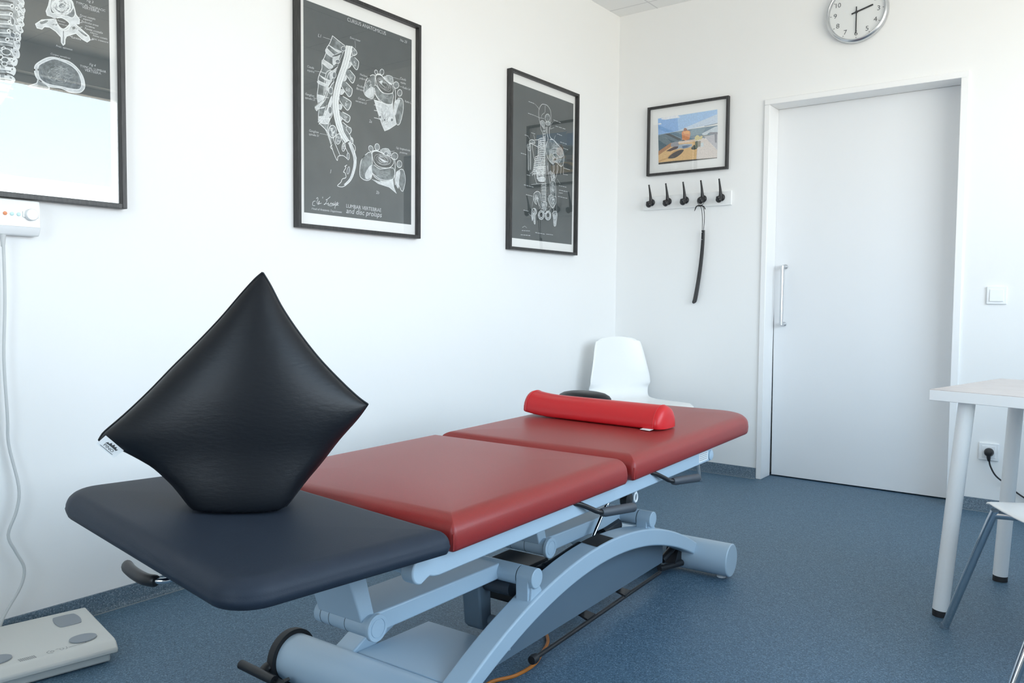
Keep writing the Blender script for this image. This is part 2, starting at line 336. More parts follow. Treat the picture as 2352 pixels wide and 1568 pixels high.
# ---- printed drawings, in half millimetres from each picture centre
ART = {
 'p1': '''g2.4,2;-124,390 73,458 88,333 88,196 92,117 78,33 67,-35 59,-95 38,-151 26,-226 22,-278 -3,-348 -58,-438 -84,-444 -114,-371 -123,-310 -130,-192 -139,-54 -144,120 -137,260
f2.6,1;68,186 88,190 93,165 83,165 71,173
s1.4,3;88,173 90,174 90,173 86,168 87,169
s1.4,3;83,179 77,180 78,173 77,179 78,182
s1.4,3;74,170 74,167 73,165 72,167 75,169
f2.6,1;62,159 77,164 97,137 90,120 77,131
s1.4,3;83,138 84,145 86,145 89,143 87,144
s1.4,3;86,143 91,148 91,150 92,148 90,143
s1.4,3;86,139 91,146 91,150 91,149 92,146
f2.6,1;60,126 80,117 91,95 79,84 66,99
s1.4,3;68,95 72,93 72,95 77,102 73,106
s1.4,3;79,107 74,104 77,110 74,113 70,105
s1.4,3;76,98 82,100 86,105 86,104 80,100
f2.6,1;56,81 76,76 91,55 78,42 62,58
s1.4,3;75,61 69,62 63,60 65,61 65,64
s1.4,3;76,61 77,58 81,65 75,63 77,69
s1.4,3;74,61 75,68 79,63 83,62 77,59
f2.6,1;51,44 72,39 85,17 74,7 54,20
s1.4,3;75,21 76,22 73,17 71,15 72,19
s1.4,3;71,27 74,35 69,34 74,37 70,37
s1.4,3;71,22 72,17 68,22 70,15 65,13
f2.6,1;40,-2 61,0 72,-19 67,-39 47,-29
s1.4,3;63,-10 61,-15 55,-22 53,-21 57,-20
s1.4,3;51,-15 50,-12 48,-15 54,-9 57,-14
s1.4,3;50,-18 48,-14 47,-21 47,-24 50,-22
f2.6,1;41,-45 63,-41 67,-57 61,-86 44,-74
s1.4,3;60,-52 62,-50 65,-53 66,-55 66,-61
s1.4,3;48,-57 55,-61 57,-55 62,-58 65,-54
s1.4,3;58,-55 64,-51 64,-52 64,-52 66,-55
f2.6,1;25,-86 56,-92 64,-116 56,-136 31,-127
s1.4,3;42,-105 47,-107 47,-107 41,-104 43,-105
s1.4,3;45,-104 42,-102 48,-106 42,-106 48,-106
s1.4,3;40,-120 40,-123 44,-123 39,-122 40,-123
f2.6,0;8,-140 48,-142 51,-163 39,-182 10,-165
s1.4,3;34,-162 36,-157 41,-152 42,-153 42,-153
s1.4,3;30,-162 37,-161 36,-157 32,-156 37,-159
s1.4,3;28,-152 21,-156 21,-157 22,-155 24,-152
f2.6,0;-7,-191 35,-192 42,-212 29,-237 -1,-225
s1.4,3;14,-216 12,-221 17,-215 13,-222 11,-220
s1.4,3;26,-209 25,-204 25,-200 27,-201 30,-206
s1.4,3;24,-210 28,-202 23,-208 25,-201 26,-200
f2.6,0;-11,-242 26,-245 38,-260 25,-277 -5,-277
s1.4,3;12,-255 14,-255 17,-251 12,-250 12,-249
s1.4,3;22,-253 22,-251 20,-258 18,-260 23,-265
s1.4,3;17,-253 17,-248 19,-254 21,-257 17,-255
f2.6,1;63,448 83,453 99,431 89,422 72,429
f2.6,1;62,419 83,424 98,403 89,394 72,401
f2.6,1;62,391 82,396 98,374 88,366 71,373
f2.6,1;61,363 81,368 97,346 88,337 71,344
f2.6,1;60,335 81,339 97,317 87,309 70,316
f2.6,1;60,306 80,311 96,289 86,281 70,288
f2.6,1;59,278 80,283 96,261 86,252 69,260
f2.6,1;59,250 79,254 95,232 85,224 69,231
f2.6,1;58,222 79,226 95,204 85,195 68,203
f2.6,1;58,193 78,198 94,175 84,167 67,175
s3.2,0;-107,396 -76,402 -8,420 22,424 42,426
s1.4,4;-118,385 -1,415 32,421
s3.2,5;-109,372 -76,378 -8,395 22,400 42,402
s1.4,4;-118,361 -2,391 32,396
s3.2,0;-110,347 -77,354 -9,371 21,375 41,377
s1.4,4;-119,337 -2,366 31,372
s3.2,5;-112,323 -77,330 -9,347 21,352 41,353
s1.4,4;-119,313 -3,342 31,347
s3.2,0;-114,299 -78,306 -10,323 20,329 40,328
s1.4,4;-120,289 -3,318 30,323
s3.2,5;-115,275 -78,282 -10,298 20,303 40,304
s1.4,4;-120,265 -4,293 30,298
s3.2,0;-117,250 -79,258 -11,274 19,279 39,279
s1.4,4;-121,242 -4,269 29,274
s3.2,5;-118,226 -79,234 -11,250 19,255 39,254
s1.4,4;-121,218 -5,244 29,249
s3.2,0;-120,202 -80,210 -11,225 18,228 38,230
s1.4,4;-122,194 -5,220 28,225
s3.2,5;-122,178 -80,186 -12,201 18,206 38,205
s1.4,4;-122,170 -6,196 28,200
s3.2,0;-123,154 -81,161 -12,176 17,179 37,181
s1.4,4;-123,146 -6,171 27,176
s3.2,5;-125,129 -81,137 -13,152 17,156 37,156
s1.4,4;-123,122 -6,147 27,151
s3.2,0;-126,105 -82,113 -13,128 16,135 36,131
s1.4,4;-124,98 -7,122 26,127
s3.2,5;-128,81 -82,89 -14,103 16,110 36,107
s1.4,4;-124,74 -7,98 26,102
s3.2,0;-129,57 -83,65 -14,79 15,86 35,82
s1.4,4;-125,50 -8,74 25,78
s3.2,5;-131,32 -83,41 -15,54 15,56 35,58
s1.4,4;-125,26 -8,49 25,53
s3.2,0;-131,9 -84,17 -15,30 14,36 34,33
s1.4,4;-126,2 -9,25 24,28
s3.2,5;-131,-15 -84,-7 -16,6 14,9 34,8
s1.4,4;-126,-21 -9,0 24,4
s3.2,0;-130,-39 -85,-31 -16,-19 13,-13 33,-16
s1.4,4;-127,-45 -10,-24 23,-21
s3.2,5;-129,-62 -85,-56 -17,-43 13,-42 33,-41
s1.4,4;-127,-69 -10,-49 23,-45
s3.2,0;-129,-86 -86,-80 -17,-68 12,-66 32,-66
s1.4,4;-128,-93 -11,-73 22,-70
s3.2,5;-128,-110 -86,-104 -18,-92 12,-87 32,-90
s1.4,4;-128,-117 -11,-98 22,-95
s3.2,0;-128,-133 -87,-128 -18,-117 12,-111 32,-115
s1.4,4;-129,-141 -12,-122 21,-119
s3.2,5;-127,-157 -87,-152 -19,-141 11,-136 31,-140
s1.4,4;-129,-165 -12,-147 21,-144
s3.2,0;-127,-181 -88,-176 -19,-166 11,-164 31,-164
s1.4,4;-130,-189 -13,-171 20,-169
s3.2,5;-126,-205 -88,-201 -20,-190 10,-188 30,-189
s1.4,4;-130,-213 -13,-196 20,-193
s3.2,0;-125,-228 -89,-225 -20,-215 10,-212 30,-214
s1.4,4;-131,-237 -14,-220 19,-218
s3.2,5;-125,-252 -89,-249 -21,-239 9,-234 29,-239
s1.4,4;-131,-261 -14,-245 19,-243
s3.2,0;-124,-276 -90,-273 -21,-264 9,-259 29,-263
s1.4,4;-132,-286 -15,-269 18,-268
s3.2,5;-124,-300 -90,-298 -22,-288 8,-288 28,-288
s1.4,4;-132,-310 -15,-294 18,-292
s3.2,0;-123,-324 -91,-322 -22,-313 8,-309 28,-313
s1.4,4;-133,-334 -16,-319 17,-317
s3.2,5;-122,-348 -91,-346 -23,-337 7,-338 27,-338
s1.4,4;-133,-358 -16,-343 17,-342
s3.2,0;-122,-372 -92,-370 -23,-362 7,-360 27,-363
s1.4,4;-134,-382 -17,-368 16,-366
f3,5;39,140 38,135 35,131 31,128 28,128 25,131 24,135 25,140 28,145 32,147 35,147 38,144
f3,5;32,95 31,90 29,86 25,84 22,84 20,87 19,91 20,95 22,99 26,101 29,101 31,99
f3,5;22,51 22,47 19,43 16,42 13,42 11,44 10,47 11,51 14,54 17,56 20,56 22,54
f3,5;19,1 18,-3 15,-7 12,-9 9,-9 6,-6 5,-3 6,2 9,5 12,7 16,7 18,5
f3,5;13,-47 12,-52 9,-56 4,-58 0,-58 -3,-56 -4,-52 -3,-47 0,-43 5,-41 9,-41 12,-43
f3,5;-5,-101 -7,-105 -10,-109 -15,-112 -20,-112 -23,-109 -24,-105 -23,-101 -19,-97 -15,-94 -10,-94 -7,-97
f3,5;-20,-151 -22,-157 -26,-163 -31,-166 -36,-165 -40,-162 -41,-156 -40,-149 -36,-144 -30,-141 -25,-141 -21,-145
f3,5;-34,-204 -34,-209 -36,-212 -38,-214 -41,-213 -42,-210 -43,-206 -42,-202 -40,-198 -38,-197 -36,-197 -34,-200
f3,5;-35,-258 -36,-264 -38,-269 -41,-272 -44,-271 -46,-267 -47,-261 -46,-255 -44,-250 -41,-247 -38,-248 -36,-252
f3,5;65,-32 64,-36 61,-39 57,-41 52,-41 50,-39 49,-36 50,-33 53,-29 57,-28 61,-27 64,-29
f3,5;60,133 59,129 57,126 55,124 52,124 50,126 49,130 50,134 52,138 55,140 58,140 60,137
f2.4,3;21,-117 16,-126 6,-133 -5,-135 -16,-133 -23,-127 -25,-118 -20,-109 -10,-103 2,-100 13,-102 20,-108
f2.4,3;8,-162 4,-169 -3,-175 -12,-177 -21,-175 -26,-170 -27,-163 -23,-156 -16,-151 -7,-148 2,-150 7,-155
f2.4,3;0,-185 -3,-190 -9,-194 -15,-196 -21,-195 -25,-191 -26,-185 -23,-180 -18,-176 -11,-174 -5,-175 -1,-179
f1.6,4;25,77 42,67 38,37 25,44
f1.6,4;24,-3 44,-12 40,-31 20,-26
g3,1;255,283 232,247 221,195 208,161 213,140 238,140 255,130 184,106 150,73 158,55 183,55 197,73 226,77 258,63 287,37 288,7 297,-6 306,4 308,32 316,51 369,82 406,57 433,48 451,65 443,86 400,113 370,132 389,141 391,168 371,189 362,229 339,279 302,301
f2,4;262,276 239,241 230,194 238,159 278,174 315,169 352,165 367,196 353,237 331,269 298,289
s1.8,0;301,204 290,200 281,200 275,207 277,216 283,225 293,232 303,233 309,228
s1.8,0;309,233 315,225 313,213 303,203 291,197 278,197 273,206 274,217 281,228
s1.8,0;270,209 272,219 278,229 289,236 300,238 309,236 317,231 319,222 314,211
s1.8,0;320,234 319,217 308,201 291,191 275,194 267,205 270,222 285,236 303,241
s1.8,0;297,243 312,244 322,236 323,223 318,210 308,197 293,189 279,189 269,195
s1.8,0;315,246 325,233 324,215 312,196 291,187 272,188 260,200 263,219 278,236
s1.8,0;257,202 259,214 265,225 274,236 285,245 299,250 311,250 320,244 326,236
s1.8,0;261,223 269,236 281,246 296,252 309,252 320,247 329,240 334,230 333,217
s1.8,0;274,176 258,185 253,201 256,221 269,240 291,252 312,253 329,247 338,232
s1.8,0;250,198 251,220 268,242 292,254 316,256 335,248 339,227 329,205 311,185
s1.8,0;304,260 333,256 341,231 331,202 305,177 274,172 252,185 245,209 262,238
s1.8,0;278,170 252,179 241,203 257,234 286,257 320,265 341,247 342,218 324,187
s1.8,0;274,168 253,172 240,185 240,206 250,228 266,247 288,262 312,268 332,261
s1.8,0;284,264 321,267 346,250 351,218 325,184 288,167 252,167 237,193 247,227
s1.8,0;236,194 242,226 267,257 304,270 335,265 355,244 349,210 322,181 288,162
s1.8,0;309,272 333,271 353,259 359,237 351,212 334,189 312,169 285,157 259,158
s1.4,1;317,182 296,190 312,192 309,180 306,193
s1.4,1;304,186 310,188 292,168 280,176 295,167
s1.4,1;321,206 332,203 335,193 337,192 326,179
s1.4,1;293,210 301,224 316,230 314,230 313,225
s1.4,1;297,193 318,212 306,220 296,221 316,210
s1.4,1;289,178 292,190 310,210 316,205 325,218
s1.4,1;294,188 285,182 296,202 306,187 301,183
s1.4,1;303,180 291,192 291,194 294,206 313,210
s1.4,1;306,187 288,169 303,182 301,199 314,185
s1.4,1;316,180 314,169 322,173 321,172 304,167
s1.4,1;291,190 296,203 290,209 281,204 277,195
s1.4,1;321,183 338,197 341,191 347,207 339,200
s1.4,1;302,179 298,170 291,168 312,169 306,167
s1.4,1;335,222 316,210 334,229 343,222 336,228
s1.4,1;312,199 298,180 309,196 314,193 333,181
s1.4,1;331,223 326,231 327,231 338,227 344,212
f3,5;259,131 285,148 314,143 334,129 328,113 302,87 277,95
f1.2,3;173,89 205,112 219,113 212,99 183,80
f1.6,4;381,108 403,102 437,85 422,77 388,94
s2.4,4;300,78 299,25 297,6
s2.4,0;259,124 276,87 300,78 328,94 336,122
s1.2,3;259,98 261,98 261,104 256,100 254,100
s1.2,3;258,103 262,100 266,104 266,104 264,108
s1.2,3;245,101 250,99 248,97 247,96 243,97
s1.2,3;260,96 254,99 260,102 263,101 263,96
s1.2,3;244,92 240,96 237,95 242,96 251,102
s1.2,3;356,107 357,105 358,111 363,108 355,101
s1.2,3;348,103 350,107 344,109 346,109 352,116
s1.2,3;361,113 352,116 349,116 343,107 343,103
s1.2,3;357,109 352,101 350,97 355,97 352,96
s1.2,3;361,109 363,110 370,105 373,112 372,109
f1.2,3;369,112 368,107 364,102 358,99 352,99 348,102 347,106 348,112 353,116 358,119 364,120 368,117
f2.6,1;140,-186 145,-155 172,-126 208,-99 241,-87 281,-87 329,-91 366,-111 395,-142 410,-174 415,-207 409,-232 382,-257 326,-265 281,-253 212,-259 177,-248 156,-230 144,-210
f2,4;159,-181 165,-150 208,-116 248,-95 295,-99 339,-111 373,-136 389,-167 396,-208 382,-238 330,-245 282,-244 220,-246 184,-235 164,-214
s1.6,3;279,-189 261,-188 246,-181 243,-168 252,-157 267,-151 286,-152 297,-162 300,-174
s1.6,3;273,-147 285,-149 294,-154 301,-160 306,-167 306,-176 301,-184 291,-189 280,-192
s1.6,3;255,-195 239,-185 235,-170 240,-157 255,-146 277,-145 296,-151 309,-162 310,-177
s1.6,3;303,-150 317,-168 306,-186 284,-198 254,-198 235,-183 230,-164 244,-147 273,-142
s1.6,3;257,-202 235,-189 224,-171 232,-151 257,-140 286,-140 312,-150 320,-169 310,-188
s1.6,3;229,-150 247,-141 268,-136 292,-136 312,-145 322,-160 322,-175 315,-190 299,-202
s1.6,3;266,-208 248,-204 231,-197 218,-187 213,-173 217,-160 228,-148 242,-139 259,-133
s1.6,3;331,-189 311,-204 283,-210 255,-210 228,-202 212,-185 212,-165 224,-148 243,-133
s1.6,3;310,-206 286,-213 261,-215 236,-210 217,-198 209,-181 209,-164 216,-148 231,-134
s1.6,3;231,-212 215,-198 206,-182 204,-166 208,-149 223,-134 246,-124 271,-123 296,-126
s1.6,3;282,-223 250,-222 225,-210 208,-193 198,-174 199,-153 215,-135 242,-124 272,-121
s1.6,3;351,-159 348,-184 332,-207 301,-224 263,-226 229,-215 204,-197 190,-173 197,-148
s1.6,3;215,-131 250,-116 294,-112 333,-127 352,-153 355,-183 338,-211 299,-227 255,-225
s1.6,3;356,-152 361,-190 326,-221 272,-229 220,-220 184,-191 189,-154 219,-124 269,-107
s1.6,3;354,-139 371,-179 340,-216 285,-232 226,-229 185,-199 184,-159 209,-123 263,-104
s1.6,3;267,-103 325,-115 370,-146 371,-190 329,-223 271,-239 210,-226 181,-189 181,-148
s1.1,2;266,-186 250,-214 246,-223 226,-217 248,-216
s1.1,2;254,-159 289,-134 290,-153 288,-152 257,-184
s1.1,2;293,-184 283,-198 272,-182 259,-200 292,-193
s1.1,2;298,-199 306,-213 283,-221 303,-214 312,-194
s1.1,2;235,-157 270,-143 280,-138 315,-143 303,-154
s1.1,2;253,-210 239,-222 243,-201 287,-174 304,-156
s1.1,2;246,-202 281,-216 296,-217 271,-223 260,-224
s1.1,2;235,-175 237,-173 230,-168 211,-183 220,-167
s1.1,2;269,-189 292,-179 256,-194 266,-191 309,-174
s1.1,2;286,-145 255,-140 247,-145 214,-176 222,-174
s1.1,2;289,-160 323,-166 317,-140 273,-133 290,-128
s1.1,2;278,-178 266,-169 306,-186 330,-182 348,-182
s1.1,2;256,-159 237,-151 227,-159 232,-155 228,-159
s1.1,2;321,-191 351,-171 357,-157 357,-159 332,-167
s1.1,2;259,-199 234,-220 211,-198 219,-212 232,-195
s1.1,2;284,-165 299,-149 268,-185 226,-173 219,-169
s1.1,2;288,-174 256,-200 276,-177 246,-162 247,-170
s1.1,2;305,-154 339,-169 337,-148 306,-167 266,-184
s1.1,2;305,-140 273,-133 267,-154 295,-142 250,-154
s1.1,2;252,-169 292,-148 282,-160 321,-127 330,-135
s1.1,2;246,-159 233,-154 250,-177 265,-169 310,-184
s1.1,2;277,-175 279,-152 292,-161 289,-166 327,-165
f2,2;160,-233 212,-259 205,-275 107,-281 149,-254
l1.4,1;386,177 403,185
l1.4,1;385,145 408,154
l1.4,1;377,116 406,127
l1.4,1;455,66 472,72
l1.4,1;275,-79 276,-90
l1.4,1;335,57 348,55
''',
 'p2': '''g0,3;-293,582 -309,542 -328,506 -350,475 -353,446 -375,395 -397,356 -397,311 -421,261 -434,219 -432,174 -441,116 -443,77 -434,39 -427,1 -431,-50 -428,-100 -391,-128 -348,-154 -326,-196 -304,-243 -281,-200 -288,-144 -318,-92 -311,-62 -288,-1 -295,55 -295,141 -280,247 -258,321 -227,397 -185,482 -166,538 -227,558
s2.6,0;-293,582 -309,542 -328,506 -350,475 -353,446 -375,395 -397,356 -397,311 -421,261 -434,219 -432,174 -441,116 -443,77 -434,39 -427,1 -431,-50 -428,-100 -391,-128 -348,-154 -326,-196 -304,-243
s2.6,0;-293,582 -227,558 -166,538
s1.4,1;-166,538 -185,482 -227,397 -258,321 -280,247 -295,141 -295,55 -288,-1 -311,-62 -318,-92 -288,-144 -281,-200
f0,1;-328,503 -242,468 -197,485 -265,491
f0,1;-350,472 -276,437 -227,460 -295,415 -361,438
f0,1;-383,380 -287,354 -321,324 -394,352
f0,1;-421,255 -369,245 -317,233 -369,228
f0,1;-434,210 -325,198 -328,180 -430,186
f0,1;-438,103 -369,103 -391,65 -434,50
f0,1;-427,-55 -325,-45 -333,-89 -413,-103
f0,1;-287,428 -212,475 -242,399 -287,360
f0,1;-317,307 -257,355 -280,270 -317,245
f0,1;-354,220 -295,244 -317,176 -354,152
f0,1;-303,122 -295,84 -318,22 -347,5 -332,71
f0,1;-369,-5 -303,25 -296,-13 -325,-42 -369,-50
s2,0;-331,502 -280,482 -235,470
s2,0;-350,475 -308,453 -272,438
s2,0;-383,382 -332,365 -287,354
s2,0;-396,351 -357,333 -324,323
s2,0;-412,286 -380,280 -354,282
s2,0;-421,255 -366,242 -317,236
s2,0;-434,213 -377,202 -325,198
s2,0;-441,105 -384,100 -332,102
s2,0;-431,6 -397,11 -369,24
s2,0;-427,-64 -374,-63 -325,-53
s2,0;-424,-105 -376,-104 -333,-95
s2.2,0;-185,482 -250,449 -302,422
s2.2,0;-250,363 -310,320 -354,288 -372,204 -378,124 -375,102
s2.2,0;-242,356 -295,318 -335,280 -358,207 -365,127
s2.2,0;-284,249 -328,197 -365,115 -391,76 -466,7
s2.2,0;-276,237 -317,188 -351,113 -376,68 -452,-18
s2.2,0;-310,129 -347,51 -377,-23 -391,-60 -438,-102
s2.2,0;-299,123 -336,42 -366,-32 -384,-70 -428,-117
s2.2,0;-296,-25 -325,-70 -344,-131 -344,-165
s2.2,0;-369,-27 -377,-69 -359,-94 -333,-95
s2.2,0;-466,7 -459,-11 -442,-19
s2.2,0;-438,-4 -398,15 -366,27
g1.4,1;-466,7 -391,73 -376,68 -445,-16
f1.8,4;-258,292 -261,280 -267,269 -276,264 -285,265 -292,273 -294,284 -292,297 -285,307 -276,312 -267,311 -261,304
f1.8,4;-291,165 -293,152 -300,141 -310,135 -320,137 -327,145 -329,157 -327,170 -320,181 -310,187 -300,185 -293,177
f1.8,4;-299,15 -301,0 -308,-11 -318,-17 -327,-15 -334,-6 -337,7 -334,21 -327,33 -318,38 -308,37 -301,28
f1.8,4;-220,405 -223,396 -231,389 -242,384 -254,384 -262,387 -265,394 -262,402 -254,409 -242,414 -231,415 -223,411
f1.8,4;-156,518 -159,509 -169,500 -182,494 -195,494 -204,497 -207,505 -204,515 -195,523 -182,529 -169,530 -159,526
f0,5;-302,422 -250,452 -189,482 -242,442
f0,5;-310,323 -250,366 -257,350 -295,318
f0,5;-332,190 -288,250 -291,236 -325,183
f0,5;-351,50 -312,129 -314,109 -340,52
f0,5;-329,-88 -296,-25 -299,-49 -322,-87
f3,3;-97,542 -62,536 -44,511 -62,492 -89,483
s1,1;-67,506 -59,496 -60,496 -72,494 -61,495
s1,1;-59,528 -60,535 -58,533 -71,535 -77,522
s1,1;-63,525 -57,534 -59,535 -73,521 -80,527
s1,1;-56,505 -63,494 -64,493 -71,490 -68,491
s1,1;-59,522 -63,530 -72,535 -77,531 -88,521
s1,1;-75,518 -67,520 -72,519 -66,533 -60,535
s1,1;-63,504 -76,493 -79,490 -91,501 -88,496
f3,3;-89,477 -34,455 -26,433 -38,389 -58,382 -89,407 -116,447
s1,1;-73,417 -62,407 -66,410 -65,404 -73,404
s1,1;-56,418 -68,404 -78,407 -72,404 -72,404
s1,1;-63,433 -68,441 -76,443 -71,431 -79,440
s1,1;-50,429 -53,436 -50,428 -51,430 -63,415
s1,1;-78,424 -69,437 -63,425 -60,418 -70,417
s1,1;-75,414 -80,414 -67,407 -54,412 -56,408
s1,1;-65,433 -68,443 -71,428 -59,428 -59,432
f3,3;-143,371 -70,329 -66,312 -81,274 -101,269 -136,297 -167,330
s1,1;-121,316 -114,308 -117,299 -110,295 -106,290
s1,1;-113,305 -119,304 -112,300 -116,289 -112,289
s1,1;-123,307 -130,301 -127,296 -121,291 -122,291
s1,1;-102,303 -106,293 -99,294 -97,297 -97,297
s1,1;-119,299 -107,303 -102,297 -96,308 -90,308
s1,1;-104,315 -101,308 -98,303 -110,310 -112,305
s1,1;-117,304 -114,318 -115,325 -122,327 -121,328
f3,3;-186,268 -105,228 -93,207 -105,169 -128,153 -159,175 -205,224
s1,1;-149,216 -150,219 -147,217 -154,204 -161,204
s1,1;-147,205 -157,193 -160,206 -155,216 -153,219
s1,1;-138,190 -130,194 -124,193 -127,202 -125,201
s1,1;-127,192 -124,197 -119,211 -130,207 -127,217
s1,1;-137,192 -140,193 -147,198 -135,204 -123,195
s1,1;-138,211 -125,214 -127,219 -121,217 -127,216
s1,1;-151,197 -153,203 -145,195 -158,192 -157,186
f3,3;-220,145 -121,125 -105,105 -121,66 -144,44 -175,62 -224,104
s1,1;-151,103 -157,111 -147,114 -145,113 -142,110
s1,1;-152,106 -145,113 -146,114 -152,112 -153,116
s1,1;-152,92 -164,96 -165,84 -155,85 -167,75
s1,1;-161,90 -155,88 -156,76 -159,79 -150,89
s1,1;-165,82 -173,74 -168,77 -171,73 -160,85
s1,1;-159,91 -159,96 -168,92 -160,106 -167,95
s1,1;-150,90 -163,81 -152,73 -146,87 -138,97
f3,3;-224,23 -128,6 -117,-15 -128,-40 -148,-50 -182,-36 -224,-12
s1,1;-161,-31 -155,-19 -161,-32 -170,-37 -172,-28
s1,1;-161,-3 -172,-1 -176,-1 -174,-7 -164,5
s1,1;-167,-12 -164,-11 -153,-6 -164,-13 -173,-19
s1,1;-165,-30 -163,-33 -169,-36 -174,-39 -174,-29
s1,1;-173,-15 -166,-5 -161,-8 -172,-15 -181,-7
s1,1;-162,-9 -152,-7 -157,-16 -169,-24 -181,-17
s1,1;-152,-21 -159,-11 -147,-14 -145,-6 -146,-4
f3,3;-209,-55 -136,-83 -109,-90 -105,-113 -129,-140 -167,-123
s1,1;-150,-97 -147,-92 -150,-82 -142,-85 -134,-82
s1,1;-133,-99 -130,-101 -124,-97 -134,-86 -142,-78
s1,1;-131,-98 -126,-84 -127,-95 -124,-93 -126,-83
s1,1;-153,-92 -156,-89 -146,-79 -150,-81 -154,-84
s1,1;-150,-101 -161,-114 -158,-119 -153,-122 -150,-123
s1,1;-154,-108 -159,-114 -153,-103 -160,-91 -158,-88
s1,1;-146,-116 -149,-111 -150,-105 -144,-110 -153,-104
f3,3;-136,-165 -97,-164 -86,-186 -97,-210 -121,-198
s1,1;-103,-197 -99,-195 -86,-179 -98,-189 -101,-176
s1,1;-106,-200 -106,-195 -116,-185 -106,-183 -94,-168
s1,1;-115,-172 -116,-165 -119,-168 -118,-167 -128,-182
s1,1;-117,-186 -120,-188 -129,-184 -129,-186 -118,-187
s1,1;-97,-174 -110,-177 -110,-179 -114,-183 -108,-194
s1,1;-113,-184 -105,-175 -115,-171 -126,-181 -117,-174
s1,1;-118,-173 -120,-169 -122,-171 -121,-169 -113,-164
f1.6,1;-136,419 -97,416 -128,374 -159,367
f1.6,1;-186,314 -151,299 -167,267 -197,266
f1.6,1;-220,191 -174,190 -197,156 -228,155
f1.6,1;-228,74 -198,69 -209,38 -232,39
f1.6,1;-228,-24 -198,-24 -205,-49 -228,-53
g0,0;-156,544 -160,522 -167,492 -174,461 -183,433 -193,404 -203,375 -215,346 -228,316 -241,286 -252,256 -262,227 -271,197 -279,168 -285,138 -290,110 -292,84 -291,61 -290,38 -287,15 -283,-8 -278,-31 -271,-55 -263,-80 -254,-104 -242,-126 -228,-146 -214,-164 -197,-184 -179,-203 -166,-215 -122,-187 -134,-174 -151,-156 -167,-137 -180,-119 -192,-101 -203,-82 -211,-61 -218,-37 -224,-14 -228,8 -232,30 -234,52 -235,73 -235,95 -233,117 -229,143 -222,171 -214,199 -205,227 -195,256 -184,285 -171,314 -158,344 -145,374 -133,405 -122,435 -112,466 -104,499 -97,530 -92,553
s2.2,0;-156,544 -160,522 -167,492 -174,461 -183,433 -193,404 -203,375 -215,346 -228,316 -241,286 -252,256 -262,227 -271,197 -279,168 -285,138 -290,110 -292,84 -291,61 -290,38 -287,15 -283,-8 -278,-31 -271,-55 -263,-80 -254,-104 -242,-126 -228,-146 -214,-164 -197,-184 -179,-203 -166,-215
s2.2,0;-92,553 -97,530 -104,499 -112,466 -122,435 -133,405 -145,374 -158,344 -171,314 -184,285 -195,256 -205,227 -214,199 -222,171 -229,143 -233,117 -235,95 -235,73 -234,52 -232,30 -228,8 -224,-14 -218,-37 -211,-61 -203,-82 -192,-101 -180,-119 -167,-137 -151,-156 -134,-174 -122,-187
s1.6,2;-134,547 -138,525 -145,494 -153,463 -162,434 -172,405 -183,375 -195,345 -208,315 -221,286 -232,256 -242,227 -251,198 -259,169 -266,140 -270,113 -272,88 -272,65 -270,43 -268,20 -264,-2 -259,-25 -253,-49 -245,-73 -236,-97 -224,-117 -211,-136 -197,-155 -181,-174 -163,-193 -151,-206
s1.6,2;-144,546 -148,524 -155,493 -162,462 -171,434 -181,404 -192,375 -204,346 -218,316 -230,286 -241,256 -251,227 -260,197 -268,168 -275,139 -279,111 -281,86 -281,63 -279,40 -276,18 -273,-5 -267,-28 -261,-52 -254,-77 -244,-100 -232,-121 -219,-141 -205,-159 -188,-179 -170,-197 -158,-210
s1.6,2;-113,550 -117,528 -124,496 -133,464 -142,435 -152,405 -164,375 -177,345 -190,315 -202,285 -214,256 -224,227 -233,198 -241,170 -247,141 -252,115 -254,91 -253,69 -252,47 -250,25 -246,3 -241,-19 -235,-43 -228,-67 -219,-89 -208,-109 -196,-128 -182,-146 -166,-165 -149,-183 -136,-196
s1.2,4;-82,555 -87,533 -94,501 -103,468 -113,438 -124,407 -135,377 -149,346 -162,316 -175,287 -186,258 -196,229 -205,201 -213,173 -220,145 -224,119 -226,96 -226,75 -225,53 -223,32 -219,10 -215,-12 -209,-35 -202,-59 -193,-81 -183,-100 -171,-118 -158,-135 -142,-154 -125,-173 -112,-186
g1.6,1;-139,-211 -126,-231 -108,-260 -93,-288 -85,-309 -80,-329 -78,-349 -80,-371 -84,-393 -91,-416 -99,-440 -109,-464 -121,-486 -140,-507 -163,-527 -180,-541 -167,-550 -149,-536 -125,-515 -103,-492 -88,-468 -76,-443 -67,-418 -59,-394 -53,-370 -51,-346 -52,-323 -57,-300 -65,-276 -79,-247 -97,-217 -110,-196
f3.2,4;-257,-142 -262,-166 -277,-186 -296,-195 -315,-192 -329,-178 -334,-155 -329,-131 -315,-111 -296,-101 -276,-104 -262,-119
s1.3,0;-307,-140 -311,-124 -310,-122 -302,-123 -289,-127
s1.3,0;-286,-150 -288,-164 -285,-178 -282,-176 -291,-181
s1.3,0;-300,-132 -312,-124 -318,-134 -315,-128 -306,-129
s1.3,0;-313,-130 -318,-132 -306,-149 -302,-137 -304,-132
s1.3,0;-302,-126 -299,-140 -292,-121 -291,-114 -286,-115
s1.3,0;-280,-160 -293,-154 -279,-150 -281,-148 -274,-164
s1.3,0;-295,-170 -292,-153 -281,-147 -296,-171 -312,-177
s1.3,0;-297,-167 -300,-155 -308,-143 -306,-137 -297,-124
s1.3,0;-301,-137 -285,-149 -273,-152 -277,-137 -270,-137
s1.3,0;-313,-136 -322,-147 -309,-132 -299,-123 -293,-137
s1.3,0;-291,-162 -296,-141 -295,-145 -306,-142 -312,-123
s1.3,0;-303,-144 -304,-153 -307,-174 -296,-183 -291,-181
s1.3,0;-295,-162 -299,-167 -293,-167 -300,-150 -314,-146
